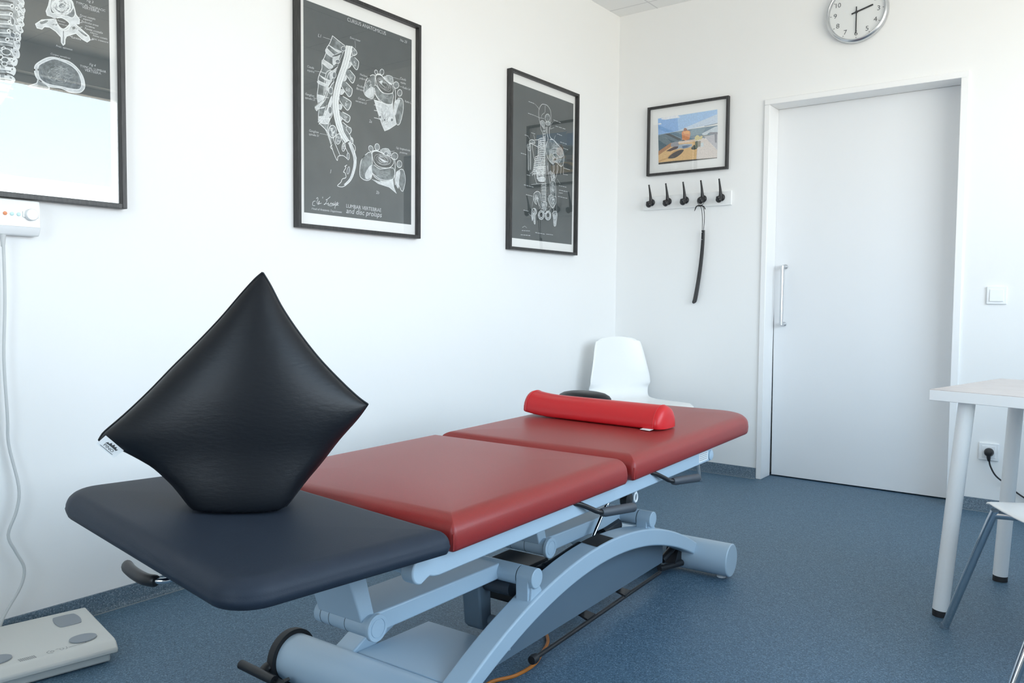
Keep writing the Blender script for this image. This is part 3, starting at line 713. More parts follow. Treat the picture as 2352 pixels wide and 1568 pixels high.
s1.3,0;-293,-160 -286,-151 -271,-138 -273,-127 -270,-135
f2.6,4;-212,-193 -219,-214 -230,-229 -244,-236 -257,-232 -265,-218 -265,-198 -259,-178 -248,-162 -234,-155 -221,-159 -213,-173
s1.1,0;-228,-208 -227,-214 -226,-212 -232,-213 -224,-203
s1.1,0;-228,-195 -230,-179 -232,-170 -229,-182 -222,-186
s1.1,0;-242,-182 -238,-183 -233,-178 -228,-173 -233,-169
s1.1,0;-236,-210 -243,-215 -238,-205 -247,-209 -240,-221
s1.1,0;-233,-192 -235,-193 -226,-185 -231,-189 -224,-180
s1.1,0;-250,-183 -249,-187 -253,-181 -250,-185 -246,-192
s1.1,0;-250,-197 -242,-211 -246,-222 -241,-223 -245,-222
s1.1,0;-231,-193 -240,-185 -247,-173 -252,-180 -256,-192
f2.4,4;-166,-248 -171,-265 -179,-277 -188,-283 -196,-279 -201,-267 -201,-251 -197,-234 -189,-221 -180,-216 -171,-220 -167,-232
s1,0;-180,-258 -176,-263 -176,-263 -178,-266 -183,-257
s1,0;-191,-242 -192,-241 -190,-247 -195,-246 -194,-242
s1,0;-190,-253 -192,-258 -191,-268 -184,-255 -181,-261
s1,0;-187,-239 -187,-235 -184,-245 -186,-240 -186,-245
s1,0;-179,-251 -182,-247 -177,-247 -184,-246 -187,-251
s1,0;-191,-244 -195,-245 -188,-245 -189,-257 -195,-254
f2,4;-125,-313 -126,-327 -131,-337 -138,-342 -144,-339 -149,-330 -150,-317 -149,-303 -144,-293 -138,-288 -131,-291 -126,-300
f1.6,4;-123,-425 -129,-440 -136,-451 -144,-454 -149,-450 -151,-439 -149,-425 -143,-410 -136,-399 -128,-395 -123,-399 -121,-410
s2.6,0;-412,-115 -359,-153 -306,-263 -283,-313 -249,-364 -239,-330 -189,-317 -149,-335
s2.6,0;-298,-154 -283,-211 -252,-266 -220,-321
s2.6,0;-212,-151 -201,-198 -157,-263 -138,-291
s2.6,0;-116,-147 -105,-170 -92,-180 -86,-209 -66,-225 -63,-255 -73,-275 -51,-315 -60,-334 -69,-397 -84,-449 -101,-487 -133,-522 -189,-559 -237,-563 -244,-554 -213,-528 -197,-500 -160,-483 -170,-448 -186,-444 -160,-404 -173,-399 -149,-384
s2.6,0;-298,-249 -317,-270 -298,-285
g2,3;-201,-77 -160,-106 -116,-147 -108,-189 -133,-187 -180,-134
l1.1,1;-387,547 -304,548
l1.1,1;-64,603 -61,548
l1.1,1;-470,275 -358,283
l1.1,1;-481,73 -449,71
l1.1,1;-420,-184 -341,-183
l1.1,1;335,411 435,412
l1.1,1;407,357 463,354
l1.1,1;48,156 159,198
l1.1,1;372,-197 282,-215
l1.1,1;57,331 91,330
l1.1,1;32,243 48,242
g2.4,1;352,230 358,129 390,28 310,-24 258,-48 227,-1 165,121 139,183 237,180
s1.3,2;293,139 307,147 271,160 268,159 269,160
s1.3,2;246,26 241,28 213,46 246,33 247,77
s1.3,2;259,50 255,40 284,31 294,78 259,46
s1.3,2;261,40 284,9 272,4 283,9 260,3
s1.3,2;262,30 298,64 292,85 290,106 302,145
s1.3,2;241,81 211,87 240,55 218,97 242,57
s1.3,2;276,122 257,77 289,129 266,132 249,104
s1.3,2;258,50 233,44 267,30 237,63 248,77
s1.3,2;257,82 264,38 245,27 227,20 244,59
s1.3,2;267,59 231,26 225,25 238,9 223,25
s1.3,2;231,87 225,126 221,119 233,80 223,75
s1.3,2;285,38 302,24 287,54 319,101 315,77
f1.4,4;220,58 218,51 213,46 206,43 199,43 193,47 191,52 193,58 199,64 206,67 213,67 218,63
f1.4,4;270,44 269,38 264,33 258,30 251,30 247,34 245,40 247,46 251,51 258,54 264,54 268,50
f1.4,4;357,60 355,53 349,47 342,44 334,44 329,48 327,55 329,62 334,68 342,71 349,71 355,67
s2.2,0;139,175 175,177 226,174
s2.2,0;139,142 175,143 226,141
s2.2,0;139,98 175,99 226,96
s2.2,0;139,39 175,39 227,36
f2.6,3;69,344 144,383 149,288 129,196 64,190 30,219 39,286
f0,1;39,221 104,278 139,271 124,202 64,193
s1.2,1;85,283 105,300 107,279 91,285 90,281
s1.2,1;70,274 53,295 58,304 79,324 68,303
s1.2,1;96,294 111,289 106,279 94,292 111,300
s1.2,1;104,302 87,327 98,326 79,325 93,327
s1.2,1;102,311 102,324 110,316 107,320 109,318
s1.2,1;63,256 49,280 48,270 66,259 51,249
f2.6,3;384,232 460,255 476,182 439,52 395,33 363,130
f0,1;384,225 438,243 406,168 384,103 368,138
f1.8,2;252,400 341,416 352,354 288,371
f2.4,3;179,417 181,408 177,399 170,393 161,392 152,395 146,402 144,411 148,419 155,425 164,427 173,424
f2.4,3;249,430 246,418 237,407 226,401 215,402 206,409 203,420 206,432 215,443 226,449 237,448 246,442
f2.4,3;421,362 417,347 405,335 389,328 373,328 361,335 357,348 361,363 373,375 389,382 405,382 417,375
f2.4,3;460,305 456,291 446,279 433,272 419,273 409,281 405,294 409,308 419,320 432,327 446,326 456,318
f2.6,3;144,280 160,305 236,258 352,279 342,194 310,178 237,180 167,218
s1,2;278,239 293,246 268,247 284,247 299,245
s1,2;216,222 196,205 184,214 193,222 187,218
s1,2;261,233 231,227 246,232 252,221 223,222
s1,2;246,218 280,223 293,229 309,223 291,231
s1,2;225,220 257,233 268,231 297,246 299,245
s1,2;211,208 239,211 206,192 206,193 224,203
s1,2;239,223 205,230 223,236 252,244 239,242
s1,2;288,218 310,224 277,220 254,229 259,237
f2.4,5;159,375 205,397 288,371 346,338 354,291 310,266 236,262 175,308
s0.9,1;264,314 251,315 240,319 230,326 226,333 230,339 238,343 250,343 263,341
s0.9,1;283,327 283,315 267,310 246,313 227,321 219,334 227,344 243,348 265,344
s0.9,1;214,338 217,345 224,350 235,353 249,353 263,348 275,342 284,335 291,327
s0.9,1;267,350 282,343 294,335 301,324 300,315 292,308 280,304 266,302 250,303
s0.9,1;203,354 216,360 233,361 251,359 269,354 286,347 300,337 308,325 306,315
s0.9,1;312,315 302,301 280,292 248,294 219,307 199,323 189,342 198,358 223,364
s0.9,1;181,339 186,354 203,364 226,368 253,368 282,360 305,346 317,329 319,313
s0.9,1;192,363 231,374 283,365 317,337 328,307 304,285 255,287 207,303 176,332
s0.9,1;170,338 175,355 188,368 210,378 240,380 274,371 301,357 322,339 336,320
f0,1;195,343 236,359 226,327 257,311 216,325
s4.2,0;152,376 180,398 216,399 278,364 336,347
s3.4,0;368,335 384,286 379,209
s2.4,0;144,236 206,181 289,176 352,188
s2.4,0;352,158 374,101 390,36
g1.6,1;110,-462 207,-469 359,-431 365,-495 397,-547 311,-505 186,-490
f2.8,3;10,-310 104,-244 120,-353 110,-451 54,-480 -10,-459 -15,-394
f0,1;44,-423 109,-347 110,-444 54,-469
f2.6,3;407,-371 473,-335 501,-417 471,-521 424,-473
f0,1;391,-369 440,-355 429,-426 419,-504 386,-462
f1.8,2;206,-210 300,-188 332,-240 258,-236
f2.4,3;127,-206 130,-217 126,-228 117,-236 104,-239 91,-235 82,-227 79,-215 82,-204 92,-196 105,-194 117,-197
f2.4,3;200,-187 198,-201 190,-213 177,-219 163,-219 152,-211 147,-199 149,-185 157,-173 170,-167 183,-167 194,-175
f2.4,3;411,-232 406,-248 393,-260 375,-267 357,-265 343,-257 338,-243 343,-228 356,-215 375,-209 393,-210 406,-218
f2.4,3;459,-292 455,-307 444,-320 429,-326 414,-324 403,-315 399,-301 403,-286 414,-273 429,-267 444,-269 455,-278
f2.4,3;120,-338 206,-367 359,-339 362,-423 269,-463 165,-451 117,-406
s1,2;239,-422 228,-428 269,-417 300,-414 264,-405
s1,2;286,-401 280,-414 287,-413 266,-424 242,-426
s1,2;266,-408 230,-404 249,-408 210,-428 174,-423
s1,2;193,-412 205,-422 175,-431 169,-429 162,-424
s1,2;189,-422 170,-429 170,-429 183,-427 221,-434
s1,2;214,-406 251,-390 243,-389 275,-382 290,-388
s1,2;262,-389 292,-384 310,-389 302,-400 316,-394
s1,2;263,-405 284,-406 314,-392 295,-384 314,-391
f2.4,5;119,-253 165,-228 248,-238 343,-261 361,-297 311,-343 206,-352 140,-321
s0.9,1;252,-276 258,-280 262,-284 265,-288 265,-292 261,-296 255,-299 246,-301 237,-301
s0.9,1;206,-283 213,-276 227,-272 244,-272 259,-276 269,-282 273,-290 267,-298 253,-303
s0.9,1;261,-304 247,-307 232,-307 216,-305 204,-300 199,-292 198,-285 202,-278 211,-272
s0.9,1;286,-284 281,-298 261,-308 232,-311 205,-304 193,-292 193,-278 214,-267 243,-266
s0.9,1;233,-315 203,-307 186,-293 185,-277 208,-266 240,-263 272,-268 291,-282 287,-297
s0.9,1;205,-264 230,-260 257,-260 282,-267 295,-279 296,-292 288,-305 270,-315 242,-318
s0.9,1;199,-263 222,-257 249,-255 275,-261 293,-271 302,-283 303,-295 296,-307 276,-317
s0.9,1;217,-321 195,-317 176,-309 165,-299 164,-288 169,-277 179,-268 194,-260 213,-254
s0.9,1;194,-254 235,-249 275,-256 306,-270 322,-289 309,-309 276,-321 236,-326 194,-321
s0.9,1;234,-247 275,-253 311,-265 329,-285 318,-306 290,-320 252,-329 208,-328 173,-315
s0.9,1;152,-300 144,-282 154,-263 184,-250 221,-245 260,-246 298,-253 326,-268 333,-288
f0,1;186,-273 258,-289 300,-298 237,-303
f1.8,4;295,-228 292,-236 284,-242 274,-246 263,-245 256,-241 253,-234 256,-226 263,-219 274,-216 284,-216 292,-220
s4.2,0;109,-255 140,-228 196,-227 253,-241
s3.4,0;369,-258 380,-309 375,-402 381,-478
s2.4,0;120,-413 196,-448 280,-452 354,-432
s1.6,0;-464,-701 -483,-705 -493,-723 -490,-735 -468,-736
s1.6,0;-456,-683 -445,-671 -440,-683 -449,-704 -445,-719 -432,-720 -427,-696 -438,-715 -423,-716 -406,-710
s1.6,0;-395,-660 -395,-673
s1.6,0;-320,-652 -347,-673 -364,-681 -351,-681 -359,-698 -376,-717 -383,-718 -370,-711 -347,-709 -339,-700 -341,-711 -320,-709 -312,-696 -309,-709 -289,-697 -297,-710 -278,-705 -268,-682 -274,-707 -246,-686 -258,-709 -234,-691 -270,-719 -274,-739
s1.6,0;-347,-718 -316,-722 -285,-713 -236,-709
''',
 'p3': '''s2.2,0;-66,441 -90,490 -101,551 -92,601 -51,649 -13,661 53,661 112,624 128,568 124,497 116,430
s2.2,1;15,654 14,616 12,583
s1.6,1;-58,506 -39,547 7,577
f2.2,3;107,542 101,521 84,503 62,493 39,495 21,506 15,525 21,546 37,564 60,574 83,573 100,561
f1.6,2;-75,461 -38,489 9,476 10,433 -37,425
f1.6,2;28,485 105,499 101,465 38,454
s2.2,0;-66,441 -60,394 -26,363 -16,316
s3,0;48,440 49,392 75,326 70,298
s3,0;101,444 98,384 118,338 177,321
s1.8,0;29,431 32,297 31,82 39,-62
s1.8,0;1,426 1,314 10,-66
s1.8,0;58,442 60,356 80,305 42,256 34,211 54,139 63,-59
s2.4,0;-23,417 -4,412 20,424
s2.4,0;-22,386 -3,382 20,393
s2.4,0;-22,355 -3,351 21,362
s2.4,0;-21,324 -2,320 22,331
s2.4,0;-20,293 -1,289 22,300
s2.4,0;-20,262 -1,258 23,269
s2.4,0;-19,231 0,226 24,238
s2.4,0;-19,200 1,195 24,207
s2.4,0;-18,169 1,164 25,175
s2.4,0;-17,138 2,133 25,144
s2.4,0;-17,107 2,102 26,113
s2.4,0;-16,76 3,71 27,82
s2.4,0;-16,45 4,40 27,51
s2.4,0;-15,14 4,9 28,20
s2.4,0;-14,-17 5,-22 28,-12
s2.4,0;-14,-49 5,-54 29,-43
s3.2,0;22,312 -44,304 -95,283 -104,262
s1.8,1;17,302 -39,296 -86,276
s3.2,0;23,289 -44,282 -95,260 -104,239
s1.8,1;18,280 -39,274 -86,253
s3.2,0;23,267 -43,259 -95,238 -104,217
s1.8,1;18,257 -38,251 -85,231
s3.2,0;23,244 -43,237 -94,216 -103,195
s1.8,1;19,235 -38,229 -85,209
s3.2,0;24,222 -42,214 -94,194 -103,173
s1.8,1;19,212 -38,207 -84,187
s3.2,0;24,199 -42,192 -93,171 -102,150
s1.8,1;20,190 -37,184 -84,164
s3.2,0;25,177 -42,170 -93,149 -102,128
s1.8,1;20,167 -37,162 -83,142
s3.2,0;25,154 -41,147 -92,127 -101,106
s1.8,1;21,145 -36,139 -83,120
s3.2,0;26,131 -41,125 -146,96 -155,76
s1.8,1;21,122 -36,117 -136,89
s3.2,0;26,109 -40,102 -151,73 -160,52
s1.8,1;21,100 -35,95 -142,66
s3.2,0;27,86 -40,80 -157,50 -166,29
s1.8,1;22,77 -35,72 -148,43
s3.2,0;27,64 -39,57 -163,27 -172,6
s1.8,1;22,54 -35,50 -153,20
s3.2,0;27,41 -39,35 -168,4 -177,-17
s1.8,1;23,32 -34,27 -159,-3
s3.2,0;28,19 -39,13 -174,-19 -183,-40
s1.8,1;23,9 -34,5 -165,-26
s3.2,0;28,-4 -38,-10 -180,-42 -189,-63
s1.8,1;24,-13 -33,-18 -170,-49
s3.2,0;29,-27 -38,-32 -185,-65 -194,-86
s1.8,1;24,-36 -33,-40 -176,-72
s3.2,0;29,-49 -37,-55 -191,-88 -200,-109
s1.8,1;25,-59 -32,-63 -182,-95
s2.2,0;-108,221 -111,114 -151,29 -173,-54
f2.4,3;-269,232 -233,256 -183,259 -164,233 -210,226 -255,208
s2.6,0;-165,265 -100,278
s3,0;-255,219 -191,213 -108,200
s2.2,0;-210,210 -199,143 -170,63 -152,55
s1.6,0;-184,315 -169,264
f2.4,3;-291,203 -246,199 -236,164 -245,142 -277,142 -300,170
s2.6,0;-290,150 -280,63 -273,-67
s2.6,0;-241,153 -239,69 -237,-52
f2.8,3;75,299 177,321 287,273 348,249 385,188 382,115 332,58 231,94 133,74 54,139 34,217
f2.2,2;120,214 228,242 328,246 370,186 310,155 229,187 170,167 220,131 182,65 123,84 107,158
s3.2,5;150,216 228,233
f1.4,5;237,109 224,98 208,92 192,91 182,96 179,106 185,117 197,127 214,134 229,135 240,130 243,120
s2.2,0;173,58 181,10 182,-44
s2.2,0;192,61 201,13 161,-46
s2.2,0;261,71 271,22 247,-35
s2.2,0;322,79 331,30 319,-26
s2.2,0;372,86 381,37 372,-19
s3,0;80,67 81,7 87,-56
s2.2,0;177,321 227,296 277,271
s1.6,1;-49,209 -32,197 -16,203 -45,204 -47,223
s1.6,1;-72,250 -49,228 -51,241 -75,220 -64,215
s1.6,1;-54,221 -48,196 -28,218 -20,223 -22,196
s1.6,1;-40,253 -38,228 -57,232 -83,256 -97,230
s1.6,1;-59,210 -80,214 -96,234 -74,260 -49,279
s1.6,1;-51,251 -40,231 -54,255 -69,258 -51,240
s1.6,1;-27,230 -10,218 -7,237 -8,225 -8,249
s1.6,1;-32,200 -51,189 -39,195 -24,193 -42,188
s1.6,1;-39,200 -26,192 -34,186 -25,193 -15,205
s1.6,1;-60,194 -47,205 -26,223 -21,199 -36,184
s1.8,1;-65,54 -60,3 -91,1 -106,4 -88,8
s1.8,1;-88,20 -101,62 -102,85 -109,54 -110,38
s1.8,1;-37,-5 -20,-15 -16,-7 -44,-9 -19,25
s1.8,1;-72,49 -65,42 -34,45 -9,14 -6,60
s1.8,1;-67,51 -89,34 -93,-18 -69,0 -95,15
s1.8,1;-34,46 -64,-8 -51,-42 -48,-41 -61,-39
s1.8,1;-30,43 -30,87 -28,46 -35,77 -19,33
s1.8,1;-86,89 -87,110 -69,121 -46,127 -73,123
s1.8,1;-72,32 -66,12 -90,-28 -103,-7 -108,21
s1.8,1;-63,65 -50,64 -18,62 -25,64 -28,113
s1.8,1;-67,-18 -44,29 -49,53 -22,74 -20,106
s1.8,1;-65,47 -81,83 -62,81 -72,114 -47,127
s1.8,1;-45,66 -66,99 -39,102 -64,111 -79,118
s1.8,1;-64,19 -39,4 -71,41 -69,84 -80,99
s1.5,2;263,285 224,295 220,294 271,272 250,280
s1.5,2;200,275 224,263 178,244 134,213 153,201
s1.5,2;270,248 313,264 294,266 307,276 291,288
s1.5,2;279,233 306,240 273,262 303,251 313,267
s1.5,2;239,276 237,264 178,276 207,255 186,267
s1.5,2;232,280 245,296 282,291 258,295 225,270
s1.5,2;229,250 251,248 216,218 223,244 192,246
s1.5,2;237,267 274,293 275,293 288,288 304,279
s1.5,2;182,244 159,255 170,251 206,248 227,243
s1.5,2;227,217 285,256 227,267 187,243 173,221
s1.5,2;264,246 244,261 250,254 279,252 302,236
s1.5,2;177,236 141,218 141,207 140,207 124,228
s1.6,1;225,115 265,105 255,89 216,88 259,99
s1.6,1;290,103 322,130 322,135 318,147 315,151
s1.6,1;250,142 244,126 260,145 250,127 282,111
s1.6,1;257,110 271,122 315,133 313,115 284,95
s1.6,1;248,124 260,139 237,125 211,139 188,135
s1.6,1;247,115 204,101 188,97 203,116 186,132
s1.6,1;277,109 271,124 236,143 262,150 306,155
s1.6,1;275,136 250,149 252,132 287,146 311,146
s1.6,1;203,91 193,93 201,89 198,90 193,111
s1.6,1;250,101 227,102 201,102 196,91 183,102
s1.6,1;-271,170 -264,161 -273,162 -277,164 -274,179
s1.6,1;-259,174 -269,179 -278,165 -283,171 -284,176
s1.6,1;-259,191 -270,179 -269,182 -280,193 -285,190
s1.6,1;-274,177 -271,181 -258,172 -264,173 -252,190
s1.6,1;-264,178 -251,192 -251,206 -249,206 -246,202
s1.6,1;-264,190 -272,183 -273,182 -280,174 -284,174
s1.6,0;6,63 6,48 13,0 7,65 6,125
s1.6,0;1,154 10,144 19,162 21,171 11,249
s1.6,0;0,180 5,265 3,220 8,238 5,130
s1.6,0;16,148 19,60 17,141 12,234 9,337
s1.6,0;6,141 3,114 11,178 12,139 9,185
s1.6,0;7,121 6,52 12,81 11,56 11,-7
s1.6,0;-2,269 4,169 -1,279 6,181 5,174
s1.6,0;14,141 10,20 7,45 7,74 2,140
s1.6,0;-3,229 3,275 -2,340 8,246 12,288
s1.6,0;-3,185 4,285 -4,325 1,262 -7,334
s1.4,1;-290,140 -285,36 -285,-58
s1.4,1;-270,143 -265,39 -265,-56
s1.4,1;-254,146 -249,41 -249,-53
s1.4,1;-240,148 -235,43 -235,-51
l2.6,1;-285,636 -258,635
l2.6,1;-251,635 -223,635
l2.6,1;-216,634 -188,634
l2.6,1;-292,515 -264,515
l2.6,1;-258,515 -230,514
l2.6,1;-223,514 -195,514
l2.6,1;172,533 212,531
l2.6,1;222,531 262,529
l2.6,1;272,529 312,527
l2.6,1;213,474 267,475
l2.6,1;281,475 336,475
l2.6,1;350,475 406,475
l2.6,1;244,398 271,396
l2.6,1;278,396 305,395
l2.6,1;311,394 338,393
l2.6,1;306,320 343,319
l2.6,1;352,319 388,318
l2.6,1;398,318 435,317
l2.6,1;368,263 395,262
l2.6,1;402,262 430,261
l2.6,1;437,261 464,260
l2.6,1;-346,287 -328,286
l2.6,1;-324,286 -306,285
l2.6,1;-302,284 -284,283
l2.6,1;-235,327 -215,327
l2.6,1;-210,327 -191,327
l2.6,1;-186,327 -166,326
l2.6,1;-409,93 -384,92
l2.6,1;-377,92 -351,91
l2.6,1;-344,91 -318,90
l2.6,1;378,51 409,50
l2.6,1;417,50 449,49
l2.6,1;457,48 489,47
l1.6,1;-176,634 -116,607 -87,591
l1.6,1;-188,514 -86,507 -6,513
l1.6,1;125,475 163,509
l1.6,1;116,425 184,453
l1.6,1;182,322 215,376
l1.6,1;-283,277 -256,253
l1.6,1;-232,-93 -178,-38
s2.2,0;38,29 39,-129 45,-445
s2.2,0;15,26 18,-131 22,-341
s2.2,0;66,33 82,-28 112,-119 134,-255
s2.2,0;252,59 244,-39 207,-108 209,-214 240,-286
s3.2,0;6,14 -68,6 -158,-24
s1.8,1;-3,7 -131,-24
s3.2,0;6,1 -67,-7 -154,-37
s1.8,1;-3,-7 -130,-38
s3.2,0;7,-13 -67,-21 -150,-50
s1.8,1;-3,-20 -130,-51
s3.2,0;7,-27 -67,-34 -146,-63
s1.8,1;-2,-34 -130,-65
s3.2,0;7,-40 -66,-48 -142,-75
s1.8,1;-2,-48 -130,-78
s3.2,0;7,-54 -66,-61 -138,-88
s1.8,1;-2,-61 -129,-91
s3.2,0;8,-67 -66,-75 -135,-101
s1.8,1;-1,-75 -129,-105
s3.2,0;8,-81 -66,-88 -131,-114
s1.8,1;-1,-88 -129,-118
s3.2,0;8,-95 -65,-102 -127,-127
s1.8,1;-1,-102 -129,-132
s2.2,0;-166,-40 -165,-102 -137,-166 -119,-179
f1.6,1;-106,-110 18,-100 9,-143 -92,-150
g1.6,2;-28,-163 28,-156 33,-168 -32,-176
s2.2,0;-50,-171 -27,-169
s1.8,0;33,-161 56,-159
g1.6,3;-27,-181 28,-174 33,-186 -32,-194
s2.2,0;-50,-189 -27,-187
s1.8,0;33,-179 56,-177
g1.6,2;-27,-198 29,-192 34,-204 -31,-212
s2.2,0;-50,-206 -27,-205
s1.8,0;33,-197 57,-195
g1.6,3;-26,-216 29,-210 34,-222 -31,-229
s2.2,0;-49,-224 -26,-223
s1.8,0;34,-214 57,-213
g1.6,2;-26,-234 29,-228 34,-240 -31,-247
s2.2,0;-49,-242 -26,-240
s1.8,0;34,-232 58,-231
g1.6,3;-26,-252 30,-246 35,-258 -30,-265
s2.2,0;-49,-260 -26,-258
s1.8,0;35,-250 58,-249
g1.6,2;-25,-270 30,-263 35,-275 -30,-283
s2.2,0;-48,-277 -25,-276
s1.8,0;35,-268 58,-267
g1.6,3;-25,-287 30,-281 35,-293 -29,-300
s2.2,0;-48,-295 -25,-294
s1.8,0;35,-286 59,-285
g1.6,2;-25,-305 31,-299 36,-311 -29,-318
s2.2,0;-48,-313 -25,-311
s1.8,0;36,-304 59,-302
g1.6,3;-24,-323 31,-317 36,-329 -29,-336
s2.2,0;-47,-331 -24,-329
s1.8,0;36,-322 59,-320
g1.6,2;-24,-341 32,-335 36,-347 -28,-354
s2.2,0;-47,-348 -24,-347
s1.8,0;36,-340 60,-338
g1.6,3;-24,-359 32,-353 37,-365 -28,-372
s2.2,0;-47,-366 -24,-365
s1.8,0;37,-358 60,-356
g1.6,2;-23,-376 32,-371 37,-383 -28,-389
s2.2,0;-46,-384 -23,-383
s1.8,0;37,-376 60,-374
s1.6,1;82,-44 129,-11
s1.4,1;122,-134 207,-108
s1.6,1;90,-46 136,-14
s1.4,1;127,-129 207,-99
s1.6,1;97,-48 144,-18
s1.4,1;133,-124 207,-91
s1.6,1;105,-50 152,-21
s1.4,1;138,-119 206,-82
s1.6,1;112,-53 159,-24
s1.4,1;144,-114 206,-74
s1.6,1;120,-55 167,-27
s1.4,1;150,-109 206,-65
s1.6,1;128,-57 175,-31
s1.4,1;155,-105 206,-56
s1.6,1;135,-59 182,-34
s1.4,1;161,-100 206,-48
s1.6,1;143,-61 190,-37
s1.4,1;166,-95 206,-39
s1.6,1;151,-64 198,-40
s1.4,1;172,-90 205,-31
s1.6,1;158,-66 206,-44
s1.4,1;178,-85 205,-22
s1.6,1;166,-68 213,-47
s1.4,1;183,-80 205,-14
f2.8,3;-188,-312 -162,-280 -117,-260 -71,-267 -57,-297 -42,-358 -13,-429 -59,-428 -87,-394 -125,-331 -144,-291 -152,-349 -124,-398 -169,-372
f1.2,5;-78,-399 -31,-441 -59,-444
s4,5;-144,-291 -124,-357 -95,-447
f2.8,3;87,-303 124,-272 181,-266 235,-287 231,-351 175,-405 136,-383 97,-344
f1.6,4;202,-325 194,-344 178,-358 158,-364 140,-360 128,-347 126,-328 134,-309 150,-295 170,-289 188,-293 200,-306
f1.4,5;71,-416 127,-394 118,-432 53,-454
f2,2;-33,-368 60,-358 52,-417 15,-463 -13,-429
f2.6,2;16,-495 9,-519 -11,-538 -39,-547 -66,-543 -87,-528 -94,-505 -87,-481 -68,-462 -40,-453 -13,-456 8,-472
f2.2,5;-10,-494 -14,-508 -24,-519 -39,-524 -54,-522 -65,-513 -69,-500 -65,-486 -55,-475 -40,-470 -25,-472 -14,-481
f2.6,2;144,-488 137,-513 116,-532 88,-541 60,-537 39,-522 31,-499 38,-474 58,-455 86,-446 115,-450 136,-465
f2.2,5;117,-488 114,-502 103,-513 88,-519 73,-516 61,-507 57,-494 61,-480 72,-468 87,-463 102,-466 113,-475
f2.6,2;-204,-453 -150,-442 -122,-481 -149,-515 -147,-593 -165,-599 -184,-539 -201,-576 -216,-500
f1.4,5;-159,-469 -161,-482 -169,-492 -180,-497 -192,-495 -200,-486 -203,-473 -201,-460 -193,-450 -181,-445 -170,-448 -162,-456
f2.6,2;176,-459 233,-432 263,-467 250,-533 237,-588 203,-591 192,-527
f1.4,4;242,-486 237,-502 229,-515 220,-519 212,-515 207,-503 207,-487 212,-471 220,-459 230,-454 238,-458 242,-470
f1.8,3;122,-134 217,-122 234,-244 211,-279 134,-255
s2.2,0;175,-395 195,-430 166,-465
s3,0;-22,-451 34,-477 90,-446
s1.6,1;166,-219 156,-228 173,-198 186,-203 169,-220
s1.6,1;171,-200 175,-211 186,-228 194,-219 198,-213
s1.6,1;188,-160 190,-169 201,-179 204,-173 201,-163
s1.6,1;165,-166 169,-164 191,-156 189,-169 180,-142
s1.6,1;160,-181 165,-197 154,-215 166,-189 149,-186
s1.6,1;177,-161 170,-140 180,-141 181,-141 183,-142
s1.6,1;187,-217 195,-217 180,-231 187,-226 203,-199
s1.6,1;160,-196 164,-180 144,-160 150,-151 167,-145
s1.6,1;151,-205 138,-206 138,-206 145,-210 162,-208
s1.6,1;170,-162 154,-163 149,-172 163,-142 148,-165
s1.6,1;176,-163 156,-180 153,-209 157,-206 156,-201
s1.6,1;158,-209 158,-232 178,-207 186,-228 190,-224
s1.5,1;138,-92 151,-88 130,-84 152,-77 128,-71
s1.5,1;141,-64 125,-75 134,-62 156,-77 153,-92
s1.5,1;161,-86 144,-109 135,-108 162,-96 135,-96
s1.5,1;187,-73 209,-62 187,-69 159,-71 142,-87
s1.5,1;179,-92 179,-92 176,-75 197,-58 198,-51
s1.5,1;192,-57 164,-53 192,-63 191,-80 211,-79
s1.5,1;151,-81 125,-73 133,-63 132,-63 135,-61
s1.5,1;198,-80 203,-68 185,-89 207,-70 212,-75
s1.5,1;138,-102 163,-98 135,-81 149,-98 129,-95
s1.5,1;191,-62 194,-70 180,-59 188,-60 197,-53
s1.6,1;-112,-336 -112,-350 -130,-363 -111,-359 -103,-353
s1.6,1;-101,-344 -89,-324 -106,-337 -112,-317 -115,-334
s1.6,1;-101,-331 -92,-339 -105,-325 -120,-343 -112,-348
s1.6,1;-140,-335 -120,-312 -127,-300 -145,-320 -135,-330
s1.6,1;-121,-316 -121,-333 -138,-327 -125,-336 -129,-349
s1.6,1;-146,-339 -131,-341 -116,-326 -120,-315 -104,-333
s1.6,1;-132,-322 -137,-346 -144,-359 -132,-346 -111,-324
s1.6,1;-146,-321 -159,-340 -157,-345 -158,-344 -143,-349
s1.6,1;153,-316 176,-311 164,-335 184,-315 206,-306
s1.6,1;191,-324 179,-309 173,-325 167,-308 175,-287
s1.6,1;165,-335 180,-343 186,-348 202,-349 182,-362
s1.6,1;162,-302 169,-301 146,-304 141,-307 135,-328
s1.6,1;170,-300 157,-292 170,-287 177,-305 160,-325
s1.6,1;161,-333 146,-355 155,-338 152,-345 163,-363
s1.6,1;169,-327 186,-310 200,-313 176,-305 197,-320
s1.6,1;198,-329 211,-331 210,-311 207,-304 212,-323
s1.6,1;14,-393 7,-379 9,-391 -1,-407 14,-392
s1.6,1;12,-388 11,-392 19,-382 3,-396 -13,-380
s1.6,1;-5,-413 -11,-425 3,-429 3,-429 -6,-428
s1.6,1;-3,-385 -21,-407 -11,-387 2,-376 17,-379
s1.6,1;8,-393 10,-381 -5,-385 -1,-398 -2,-391
s1.6,1;2,-383 -4,-376 10,-392 -1,-394 -17,-415
s1.6,1;10,-392 23,-376 14,-386 9,-381 27,-382
s1.6,1;-8,-376 -22,-385 -18,-400 -5,-378 -10,-368
s1.8,0;-28,-51 -12,-43 -23,-35 -18,-53 -8,-54
s1.8,0;-54,-70 -31,-76 -30,-73 -18,-52 -48,-69
s1.8,0;-59,-47 -38,-32 -36,-31 -38,-50 -12,-48
s1.8,0;-75,-82 -93,-96 -65,-75 -100,-83 -124,-68
s1.8,0;-58,-59 -56,-50 -49,-45 -19,-54 -35,-72
s1.8,0;-93,-61 -71,-52 -106,-45 -92,-37 -109,-50
s1.8,0;-45,-63 -20,-78 -7,-57 -9,-48 -25,-34
